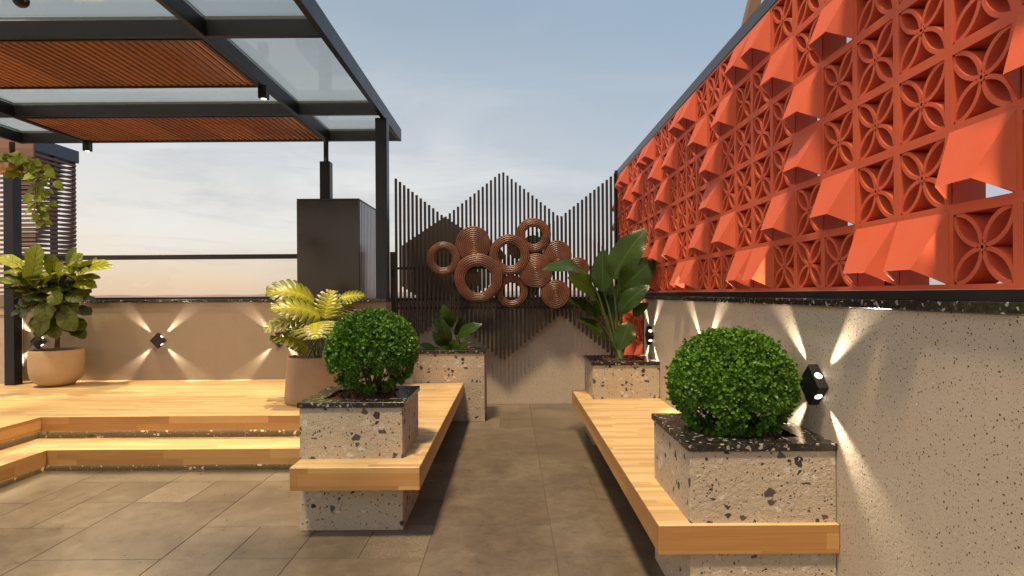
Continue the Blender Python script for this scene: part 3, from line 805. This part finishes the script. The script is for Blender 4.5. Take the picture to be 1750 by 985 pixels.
for i in range(len(YC) - 1):
    for a, b in spans[:3]:
        MB().box(a + .002, b - .002, YC[i] + .05, YC[i + 1] - .002, ZT - .030, ZT - .020).build('glass_pane', GLASSR, t)
def louvre(x0, x1, y0, y1):
    zb = ZB - .004
    m = MB()
    m.box(x0, x1, y0, y0 + .02, zb, zb + .05); m.box(x0, x1, y1 - .02, y1, zb, zb + .05)
    m.box(x0, x0 + .02, y0 + .02, y1 - .02, zb, zb + .05); m.box(x1 - .02, x1, y0 + .02, y1 - .02, zb, zb + .05)
    o = m.build('louvre_frame', STEEL, t)
    s = MB(); x = x0 + .03
    while x < x1 - .04:
        # tilted blade running along the panel
        w, h, tl = .038, .018, 0.0
        vs = []
        for y in (y0 + .021, y1 - .021):
            for (a, b) in ((-w / 2, -h / 2), (w / 2, -h / 2), (w / 2, h / 2), (-w / 2, h / 2)):
                vs.append((x + .02 + a * math.cos(tl) - b * math.sin(tl), y, zb + .024 + a * math.sin(tl) + b * math.cos(tl)))
        s.add(vs, [(0, 1, 2, 3), (7, 6, 5, 4), (0, 4, 5, 1), (1, 5, 6, 2), (2, 6, 7, 3), (3, 7, 4, 0)], [[(v[1], v[0]) for v in [vs[i] for i in f]] for f in [(0, 1, 2, 3), (7, 6, 5, 4), (0, 4, 5, 1), (1, 5, 6, 2), (2, 6, 7, 3), (3, 7, 4, 0)]])
        x += .0635
    s.build('louvre_blades', LOUV, o)
louvre(-5.264, -2.291, 4.372, 5.39)
louvre(-5.264, -2.291, 6.272, 7.276)

# box spotlights under the pergola, round lamp
def spot_box(loc, label):
    t = thing('box_spotlight', loc, label, 'spotlight', 'box spotlights under the pergola')
    x, y, z = loc
    MB().box(x - .038, x + .038, y - .038, y + .038, z, z + .115, bev=.003).build('housing', STEEL, t)
    m = MB(); m.lathe([(.0005, -.0015), (.024, -.0015)], (x, y, z), 20); m.build('lens', LENS, t)
    return t
SP = [((-2.243, 5.35, ZB - .120), 'black box spotlight at the right corner of the nearer louvre panel'),
      ((-5.215, 7.235, ZB - .120), 'black box spotlight at the left corner of the far louvre panel'),]
for l, s in SP: spot_box(l, s)
LIGHTS = []
def spot(name, loc, direction, size, blend, energy, col, rad=.02, parent=None):
    ld = bpy.data.lights.new(name, 'SPOT'); ld.energy = energy; ld.color = col; ld.spot_size = R(size); ld.spot_blend = blend; ld.shadow_soft_size = rad
    o = bpy.data.objects.new(name, ld); COL.objects.link(o)
    o.rotation_euler = Vector(direction).to_track_quat('-Z', 'Y').to_euler(); o.location = loc
    if parent is not None: o.parent = parent
    return o
WARM = (1.0, 0.70, 0.38)
spot('spot_beam', (-2.243, 5.35, ZB - .13), (-.35, .10, -1), 110, .6, 420, WARM, .03)
spot('spot_beam', (-5.215, 7.235, ZB - .13), (.2, -.30, -1), 115, .6, 380, WARM, .03)
gl = P(36, 1, 3.62)
t = thing('globe_lamp', gl, 'small black round lamp hanging at the top left of the pergola', 'lamp')
m = MB(); n = 16
m.lathe([(max(.0008, .044 * math.sin(math.pi * i / n)), -.044 * math.cos(math.pi * i / n)) for i in range(n + 1)], gl, 28); m.build('globe', STEEL, t)
MB().tube([gl + Vector((0, 0, .042)), (gl.x, gl.y, ZB - .001)], .006, 8).build('stem', STEEL, t)
MB().tube([gl + Vector((.040, -.02, -.012)), gl + Vector((.058, -.03, -.018))], .006, 8).build('bracket', BARK, t)

# ------------------------------------------------------------------ cabinet
t = thing('metal_cabinet', (-2.16, 7.4, 0.41), 'tall glossy black metal cabinet at the end of the deck', 'cabinet')
MB().box(-2.515, -1.80, 6.97, 7.86, 0.46, 2.625, bev=.003).build('carcass', GLOSS, t)
MB().box(-2.53, -1.785, 6.945, 7.88, 2.627, 2.642, bev=.002).build('lid', GLOSS, t)
MB().box(-2.53, -1.79, 6.948, 6.967, 0.50, 2.624, bev=.002).build('door_panel', GLOSS, t)
MB().box(-2.48, -1.84, 7.02, 7.8, 0.411, 0.458).build('plinth', STEEL, t)
m = MB(); y = 6.985
while y < 7.84:
    m.box(-1.798, -1.786, y, y + .052, 0.5, 2.62, bev=.003); y += .074
m.build('ribbed_panel', RIB, t)

# ------------------------------------------------------------------ glass railing
t = thing('glass_railing', (-4.4, 7.65, 1.448), 'glass railing with black handrail on top of the deck parapet', 'railing')
MB().box(-6.9, -2.54, 7.63, 7.68, 1.975, 2.035, bev=.004).build('handrail', STEEL, t)
MB().box(-6.9, -2.54, 7.62, 7.69, 1.449, 1.482, bev=.002).build('base_rail', STEEL, t)
for a, b in ((-6.9, -5.6), (-5.595, -2.54)):
    MB().box(a, b, 7.649, 7.661, 1.483, 1.974).build('glass_pane', GLASSB, t)

# ------------------------------------------------------------------ slatted screen on the back wall
t = thing('slat_screen', (-0.1, 7.8, 0.6), 'black zigzag screen of upright steel slats fixed to the back wall', 'screen')
YS = 7.80
k = YS / 1000
def zig(x, phase=0):
    """0 at a peak, 1 at a valley; peaks at px 666, 859, 1056 of the photograph's width"""
    per = 197.0
    q = ((x - 859 + phase * per / 2) / per) % 1.0
    return 1 - abs(q * 2 - 1) if False else (q * 2 if q < .5 else 2 - q * 2)
m = MB(); px = 677.5
while px < 1054:
    z = zig(px)
    top = 293.5 + 78.5 * z; bot = 616.5 - 79 * z
    pc = P(px, 455, YS)
    zt = EYE + (502 - top - TH * (px - 872)) * k; zb = EYE + (502 - bot - TH * (px - 872)) * k
    m.box(pc.x - .0145, pc.x + .0145, YS - .02, YS + .02, zb, zt)
    px += 7.065
m.build('slat_row', SLAT, t)
m = MB(); px = 689.3
YR = 8.17
kr = YR / 1000
while px < 1048:
    z = zig(px)
    # infill slats standing behind the wall: diamonds between the peaks of the front row
    hh = 17 + 67 * z
    c0 = 455.0
    pc = P(px, 455, YR)
    zt = EYE + (502 - (c0 - hh) - TH * (px - 872)) * kr; zb = EYE + (502 - (c0 + hh) - TH * (px - 872)) * kr
    m.box(pc.x - .0145, pc.x + .0145, YR - .02, YR + .02, zb, zt)
    px += 6.955
m.build('infill_slats', m_metal('rear_slat_steel', (.055, .042, .030), .55, .1, .3), t)
m = MB(); m.box(-1.60, 1.46, 7.824, 7.85, 1.832, 1.862); m.box(-1.52, 1.46, 7.824, 7.85, 1.30, 1.33)
for x in (-1.3, -.3, .7, 1.4): m.box(x - .012, x + .012, 7.85, 7.939, 1.303, 1.327)
m.build('cross_rail', SLAT, t)
MB().box(1.405, 1.44, 7.78, 7.83, .02, EYE + (502 - 293) * .0078, bev=.002).build('post', SLAT, t)
m = MB(); m.box(-1.612, -1.55, 7.86, 7.91, 0.01, 2.07); m.build('post', SLAT, t)

# round wicker wall art
t = thing('wicker_wall_art', (0.05, 7.7, 1.9), 'cluster of ten coiled copper wicker discs and rings on the slatted screen', 'wall art')
def coil(px, py, ro, ri, d, mat, parent, name, pitch=.0235, dome=.022, off=(0, 0)):
    c = P(px, py, d); s = d / 1000; ro *= s; ri *= s
    m = MB(); n = 72
    nr = max(3, int(round((ro - max(ri, .0)) / pitch))); pt = (ro - ri) / nr
    prof = []
    for i in range(nr):
        for q in range(6):
            a = q / 6.0
            r = ri + (i + a) * pt
            f = (r - ri) / (ro - ri)
            base = dome * (math.sin(math.pi * f) ** .6 if ri > 0 else math.cos(f * math.pi / 2) ** .6)
            prof.append((max(r, .0006), -base - .33 * pt * abs(math.sin(math.pi * a)) ** .8))
    prof.append((ro, 0.0)); prof.append((ro * .985, .012)); prof.append((max(ri, .0006) * 1.02 + .001, .012))
    if ri > 0: prof.append((ri, 0.0))
    vs = []; fs = []; fu = []
    ox, oz = off
    for (r, h) in prof:
        f = 1 - (r - ri) / max(1e-6, (ro - ri))
        for q in range(n):
            w = 2 * math.pi * q / n
            wob = 1 + .012 * math.sin(3 * w + px) + .008 * math.sin(7 * w + py)
            vs.append(c + Vector((r * wob * math.cos(w) + ox * f * ro, h, r * wob * math.sin(w) + oz * f * ro)))
    for i in range(len(prof) - 1):
        for q in range(n):
            q2 = (q + 1) % n
            fs.append([i * n + q, (i + 1) * n + q, (i + 1) * n + q2, i * n + q2])
            w0, w1 = q / n * 12, (q + 1) / n * 12
            u = i / 6.0
            fu.append([(w0, u), (w0, u + .16), (w1, u + .16), (w1, u)])
    m.add(vs, fs, fu, 0, .5, True)
    for i in range(len(prof) - 1):
        for q in range(n): m.tone[i * n + q] = (.0, .7, 1, 1, .7, .0)[i % 6] if i < nr * 6 else .4  # shade in the grooves between coils is painted into the tone
    return m.build(name, mat, parent)
for (px, py, ro, ri, d, off) in [(757.8, 442.3, 29, 15, 7.72, (0, 0)), (808.4, 417.2, 30.5, 0, 7.74, (.06, -.1)), (817.6, 475.2, 42, 22.5, 7.66, (0, -.06)),
        (870.6, 435.8, 35, 18.5, 7.68, (0, 0)), (911.5, 402.5, 30, 14.5, 7.72, (0, 0)), (915.3, 462.9, 29.5, 0, 7.69, (0, 0)), (952, 436, 25, 0, 7.73, (0, -.1)),
        (874.7, 498.2, 28, 15, 7.73, (0, 0)), (949, 502.6, 25, 0, 7.70, (0, .1)), (988, 459, 19, 0, 7.74, (0, 0))]:
    coil(px, py, ro, ri, d, WICK, t, 'wicker_ring' if ri > 0 else 'wicker_disc', off=off)
t2 = thing('wicker_art', (0.0, 7.9, 1.9), 'golden wicker discs glimpsed through the rings behind the slats', 'wall art')
for (px, py, ro) in [(797, 477, 23), (911, 421, 19), (887, 424, 19), (843, 437, 17), (905, 492, 17)]:
    coil(px, py, ro, 0, 7.885, WICKG, t2, 'wicker_disc', dome=.02)

# ------------------------------------------------------------------ breeze block screen
PIT = 0.2655; BS = PIT - .0002; DEP = 0.110
XS = 1.476; ZS = 1.504
def frame_bars(m, bw=.017):
    m.box(0, DEP, 0, BS, 0, bw); m.box(0, DEP, 0, BS, BS - bw, BS)
    m.box(0, DEP, 0, bw, bw, BS - bw); m.box(0, DEP, BS - bw, BS, bw, BS - bw)
def flower_mb():
    m = MB(); frame_bars(m)
    c = BS / 2; bw = .012; s = BS - 2 * bw
    th = .0150; x0, x1 = .004, DEP - .004
    rad = s / 2 - .004
    N = 18
    for k in range(4):
        a0 = k * math.pi / 2
        ctr = Vector((c + (s / 2) * math.cos(a0), c + (s / 2) * math.sin(a0)))
        vs = []
        for i in range(N + 1):
            w = a0 + math.pi / 2 + math.pi * i / N
            for r in (rad - th / 2, rad + th / 2):
                y = ctr.x + r * math.cos(w); z = ctr.y + r * math.sin(w)
                y = min(max(y, bw), BS - bw); z = min(max(z, bw), BS - bw)
                vs += [(x0, y, z), (x1, y, z)]
        fs = []
        for i in range(N):
            a = i * 4; b = a + 4
            fs += [(a, b, b + 2, a + 2), (a + 1, a + 3, b + 3, b + 1), (a, a + 1, b + 1, b), (a + 2, b + 2, b + 3, a + 3)]
        m.add(vs, fs, None, 0, .5, False)
    # pierced hub
    vs = []; fs = []; n = 16
    for i in range(n):
        w = 2 * math.pi * i / n
        for r in (.0062, .0135):
            for x in (.002, DEP - .006): vs.append((x, c + r * math.cos(w), c + r * math.sin(w)))
    for i in range(n):
        a = i * 4; b = ((i + 1) % n) * 4
        fs += [(a, b, b + 2, a + 2), (a, a + 1, b + 1, b), (a + 2, b + 2, b + 3, a + 3), (a + 1, a + 3, b + 3, b + 1)]
    m.add(vs, fs)
    return m
def hood_mb():
    m = MB(); frame_bars(m)
    i0 = .004; p = .092; ins = .060; zt = BS - .006; zo = .070; zb = .017; th = .008
    def ring(e):
        # far top, near top, near outer, far outer, near base, far base (near = small y)
        return [Vector((-.0005 if not e else .004, BS - i0 - e, zt - e * 1.2)), Vector((-.0005 if not e else .004, i0 + e, zt - e * 1.2)),
                Vector((-p + e * 1.1, ins + e * .6, zo)), Vector((-p + e * 1.1, BS - ins - e * .6, zo)),
                Vector((-.0005, i0 + e, zb)), Vector((-.0005, BS - i0 - e, zb))]
    o = ring(0); n = ring(th)
    vs = o + n
    fs = [(0, 3, 2, 1), (1, 2, 4), (0, 5, 3), (6, 7, 8, 9), (7, 10, 8), (6, 9, 11),
          (4, 2, 8, 10), (2, 3, 9, 8), (3, 5, 11, 9)]
    m.add(vs, fs)
    return m
t = thing('breeze_block_screen', (XS, 4.5, ZS), 'orange red breeze block screen of flower and hood blocks above the right wall', 'screen')
H = {0: [1, 2, 6, 7, 11, 12, 16, 17], 1: [0, 3, 5, 8, 10, 13, 15, 17, 18], 2: [-1, 4, 9, 14, 19, -3], 3: [4, 9, 14, 19, 23, -2], 4: [3, 5, 8, 10, 13, 15, 18, 20, 23, -1], 5: [6, 7, 11, 12, 16, 17, 21, 22, 1, 2]}
def pos(c_, r_): return Vector((XS, 1.70 + PIT * c_, ZS + PIT * r_))
cells = [(c_, r_) for c_ in range(-3, 24) for r_ in range(6)]
low = [(c_, r_) for c_ in range(18, 24) for r_ in range(-5, 0)]
HL = {(18, -1), (19, -1), (20, -1), (18, -3), (20, -3), (22, -2), (19, -4), (21, -5)}
hoods = [(c_, r_) for c_, r_ in cells if c_ in H[r_]] + [k_ for k_ in low if k_ in HL]
hs = set(hoods)
flowers = [k_ for k_ in cells + low if k_ not in hs]
def bpos(k_):
    p = pos(*k_)
    if k_[1] < 0: p.z = 1.464 + PIT * k_[1] - .0
    return p
fm = None; hm = None
for nm, lst, maker, lim in (('hood_block', hoods, hood_mb, 100), ('flower_block', flowers, flower_mb, 100)):
    vis = sorted(lst, key=lambda q: (q[0] < -1, q[0] + (6 if q[1] < 0 else 0)))
    first = None
    for i, q in enumerate(vis[:lim]):
        if first is None:
            mm = maker(); mm.v = [v + Vector(t.location) for v in mm.v]
            first = mm.build(nm, TERRA, t); o = first
        else:
            o = first.copy(); COL.objects.link(o); o.parent = t
        o.location = bpos(q) - Vector(t.location)
    rest = vis[lim:]
    if rest:
        base = maker(); mm = MB()
        for q in rest:
            b = bpos(q); mm.add([v + b for v in base.v], base.f)
        o = mm.build(nm + 's', TERRA, t); o['kind'] = 'stuff'
y0, y1 = 1.70 - 3 * PIT, 1.70 + 24 * PIT
MB().box(XS - .004, XS + DEP, y0, y1 + .03, ZS + 6 * PIT + .002, ZS + 6 * PIT + .085, bev=.002).build('cap_frame', TOPF, t)
MB().box(XS - .002, XS + DEP, y0, y1 + .03, 1.4665, ZS - .001, bev=.001).build('sill_beam', STEEL, t)
MB().box(XS, XS + DEP, y1 + .001, y1 + .04, 0.0, ZS + 6 * PIT, bev=.002).build('post', STEEL, t)
MB().box(1.462, 1.60, 6.452, 6.474, 0.0, 1.466, bev=.002).build('post', STEEL, t)
MB().box(XS, XS + DEP, 6.478, y1, 0.0, 0.134, bev=.002).build('plinth', TERRA, t)
# steel uprights behind the blocks
for yy in (1.70 + PIT * 3.0, 1.70 + PIT * 11.0, 1.70 + PIT * 19.0):
    MB().box(XS + DEP + .004, XS + DEP + .055, yy - .02, yy + .02, ZS, ZS + 6 * PIT).build('upright', STEEL, t)

# leaning timber behind the screen
a = P(1281, 34, 6.0); b = P(1296, -26, 6.0)
t = thing('timber_post', (a.x - .35, 6.0, 0), 'leaning brown timber post behind the top of the orange screen', 'post')
dv = (b - a).normalized(); lo_ = a - dv * (a.z / dv.z); hi_ = a + dv * .9
m = MB(); w = .055
vs = [p + Vector((sx * w, sy * w, 0)) for p in (lo_, hi_) for sx, sy in ((-1, -1), (1, -1), (1, 1), (-1, 1))]
m.add(vs, [(0, 3, 2, 1), (4, 5, 6, 7), (0, 1, 5, 4), (1, 2, 6, 5), (2, 3, 7, 6), (3, 0, 4, 7)])
m.build('shaft', TIMB, t)
MB().box(hi_.x - .07, hi_.x + .07, 5.93, 6.07, hi_.z + .002, hi_.z + .03, bev=.004).build('cap', TIMB, t)

# ------------------------------------------------------------------ slatted pavilion, far left
t = thing('slatted_pavilion', (-7.6, 9.2, 0), 'brown timber slatted pavilion beyond the railing at the far left', 'pavilion')
Xr = P(57, 400, 8.6).x; Yn = 8.6; Yf = 9.42; zt = P(57, 246, 8.6).z
m = MB(); z = 1.2
while z < zt - .10:
    m.box(-9.2, Xr - .002, Yn, Yn + .03, z, z + .034); z += .0700
m.build('slats', WALNUT, t)
m = MB(); z = 1.2
while z < zt - .10:
    m.box(Xr, Xr + .03, Yn - .0, Yf, z, z + .034); z += .0700
m.build('slats', WALNUT, t)
m = MB(); z = 1.245
while z < zt - .10:
    m.box(Xr - 1.1, Xr - .002, Yf, Yf + .03, z, z + .034); z += .0700
m.build('slats', WALNUT, t)
MB().box(Xr - .07, Xr - .003, Yn + .40, Yn + .47, 0, zt - .1).build('post', WALNUT, t)
MB().box(-9.2, Xr + .033, Yn - .03, Yn, zt - .20, zt + .16).build('board', WALNUT, t)
MB().box(-9.2, Xr + .035, Yn + .002, Yf + .06, zt - .095, zt + .10, bev=.004).build('fascia', TOPF, t)
MB().box(-9.2, Xr + .03, Yn, Yf, 0, 1.15).build('base_wall', WALLL, t)

# ------------------------------------------------------------------ wall lamps
def lamp_proto(loc, rz, label):
    t = thing('wall_lamp', loc, label, 'wall lamp', 'diamond wall lamps')
    s = .138; h = s / math.sqrt(2); D = .048
    m = MB(); L = Vector(loc)
    pts = [(0, -h), (h, 0), (0, h), (-h, 0)]
    e = .004
    vs = [(x, -.001, z) for x, z in pts] + [(x, -D + e, z) for x, z in pts] + [(x * .955, -D, z * .955) for x, z in pts]
    fs = []
    for i in range(4):
        j = (i + 1) % 4
        fs += [(i, j, j + 4, i + 4), (i + 4, j + 4, j + 8, i + 8)]
    fs.append((8, 9, 10, 11)); fs.append((3, 2, 1, 0))
    m.add([Vector(v) + L for v in vs], fs); m.build('body', STEEL, t)
    for k in range(4):
        a = math.pi / 4 + k * math.pi / 2
        d = Vector((math.cos(a), 0, math.sin(a))); sd = Vector((-math.sin(a), 0, math.cos(a)))
        c = L + d * (s / 2 + .0012) + Vector((0, -D / 2, 0))
        m = MB(); n = 20
        vs = [c + (sd * math.cos(2 * math.pi * i / n) + Vector((0, -1, 0)) * math.sin(2 * math.pi * i / n)) * .0175 for i in range(n)]
        m.add(vs, [list(range(n))]); m.build('lens', LENS, t)
        spot('lamp_beam', c - L + d * .006, d + Vector((0, .012, 0)), 28, 1.0, 75.0, (1.0, .84, .60), .008, t)
    t.rotation_euler = (0, 0, rz)
    return t
lampz = 0.945
proto = lamp_proto((P(272, 582, 7.57).x, 7.57, P(272, 582, 7.57).z), 0, 'diamond wall lamp alone in the middle of the deck parapet')
zl = proto.location.z
dup(proto, (P(68, 583, 7.57).x, 7.57, zl), 0, 'diamond wall lamp behind the trunk of the fiddle leaf fig')
dup(proto, (P(478, 587, 7.57).x, 7.57, zl), 0, 'diamond wall lamp half hidden by the monstera leaves')
rr = -math.pi / 2
dup(proto, (1.47, 2.80, 1.055), rr, 'nearest diamond wall lamp on the speckled wall beside the large box bush')
dup(proto, (1.47, 4.42, 1.055), rr, 'diamond wall lamp on the speckled wall hidden behind the large box bush')
dup(proto, (1.47, 6.10, 1.055), rr, 'small looking diamond wall lamp at the far end of the speckled wall')

dup(proto, (1.47, 1.18, 1.055), rr, 'diamond wall lamp on the speckled wall just outside the right edge of the photograph')

# ------------------------------------------------------------------ sky and sun
SUN = Vector((-.15, -.31, .94)).normalized()
w = bpy.data.worlds.new('World'); scene.world = w; w.use_nodes = True
nt = w.node_tree; nt.nodes.clear()
class WG(NG):
    def __init__(s, tree):
        s.t = tree; s.n = tree.nodes; s.out = s.n.new('ShaderNodeOutputWorld')
g = WG(nt)
co = g.coord('Generated')
sp = g.N('ShaderNodeSeparateXYZ'); g.L(co, sp.inputs[0])
X, Y, Z = sp.outputs
left = g.math('MULTIPLY_ADD', X, -0.9, 0.42, clamp=True)       # 1 on the left (afterglow side)
zc = g.math('MAXIMUM', Z, 0.0)
cool = g.ramp(zc, [(0.0, (0.60, 0.50, 0.47)), (0.05, (0.60, 0.58, 0.60)), (0.14, (0.52, 0.58, 0.65)), (0.30, (0.40, 0.51, 0.63)), (0.60, (0.29, 0.42, 0.57)), (1.0, (0.18, 0.28, 0.42))])
warm = g.ramp(zc, [(0.0, (0.95, 0.68, 0.47)), (0.035, (0.97, 0.81, 0.60)), (0.10, (0.93, 0.87, 0.77)), (0.22, (0.79, 0.80, 0.80)), (0.42, (0.40, 0.48, 0.56)), (1.0, (0.20, 0.30, 0.43))])
base = g.mix(left, cool, warm)
cv = g.mapping(co, (1.0, 1.0, 4.2))
n1 = g.noise(cv, 2.1, 7, 0.58, dist=0.7)
n2 = g.noise(g.mapping(co, (1, 1, 6.5), loc=(3, 1, 2)), 3.4, 7, 0.6, dist=0.5)
lowm = g.ramp(zc, [(0.0, (.25,) * 3), (0.06, (.9,) * 3), (0.22, (1,) * 3), (0.38, (.12,) * 3)])
cm = g.math('MULTIPLY', g.ramp(n1, [(0.47, (0, 0, 0)), (0.68, (1, 1, 1))]), lowm)
base = g.mix(g.math('MULTIPLY', cm, g.math('MULTIPLY_ADD', left, .70, .12)), base, (0.95, 0.94, 0.91))
dm = g.math('MULTIPLY', g.ramp(n2, [(0.50, (0, 0, 0)), (0.72, (1, 1, 1))]), lowm)
base = g.mix(g.math('MULTIPLY', dm, g.math('MULTIPLY_ADD', left, .55, .12)), base, (0.52, 0.53, 0.57))
sky = g.N('ShaderNodeTexSky', sky_type='NISHITA'); sky.sun_disc = False
sky.sun_elevation = math.asin(SUN.z); sky.sun_rotation = math.atan2(SUN.x, SUN.y)
sk = g.N('ShaderNodeVectorMath', operation='SCALE'); g.L(sky.outputs[0], sk.inputs[0]); sk.inputs[3].default_value = 0.006
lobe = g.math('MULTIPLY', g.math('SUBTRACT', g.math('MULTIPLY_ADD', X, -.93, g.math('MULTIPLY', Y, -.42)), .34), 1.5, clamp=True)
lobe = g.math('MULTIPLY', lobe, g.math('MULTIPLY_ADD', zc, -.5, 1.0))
base = g.mix(lobe, base, (1.50, 1.32, 1.16))        # brighter unseen sky behind and left of the camera, added to light the screen
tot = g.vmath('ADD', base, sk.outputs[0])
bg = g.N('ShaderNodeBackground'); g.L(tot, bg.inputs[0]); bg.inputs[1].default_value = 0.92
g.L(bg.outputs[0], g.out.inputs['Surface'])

ld = bpy.data.lights.new('sun', 'SUN'); ld.energy = 4.7; ld.angle = R(7.0); ld.color = (1.0, 0.77, 0.48)
so = bpy.data.objects.new('sun', ld); COL.objects.link(so); so.rotation_euler = SUN.to_track_quat('Z', 'Y').to_euler(); so.location = (0, 0, 20)

# ------------------------------------------------------------------ camera
cd = bpy.data.cameras.new('camera'); cam = bpy.data.objects.new('camera', cd); COL.objects.link(cam)
cd.sensor_width = 36; cd.lens = 36 * F / 1750
cd.shift_x = 3 / 1750; cd.shift_y = 9.5 / 1750
cd.clip_start = 0.05; cd.clip_end = 20000
cam.location = (0, 0, EYE); cam.rotation_euler = (math.pi / 2, math.atan(TH), 0)
scene.camera = cam
scene.render.resolution_x = 1024; scene.render.resolution_y = 576
scene.view_settings.view_transform = 'Standard'; scene.view_settings.look = 'None'; scene.view_settings.exposure = 0
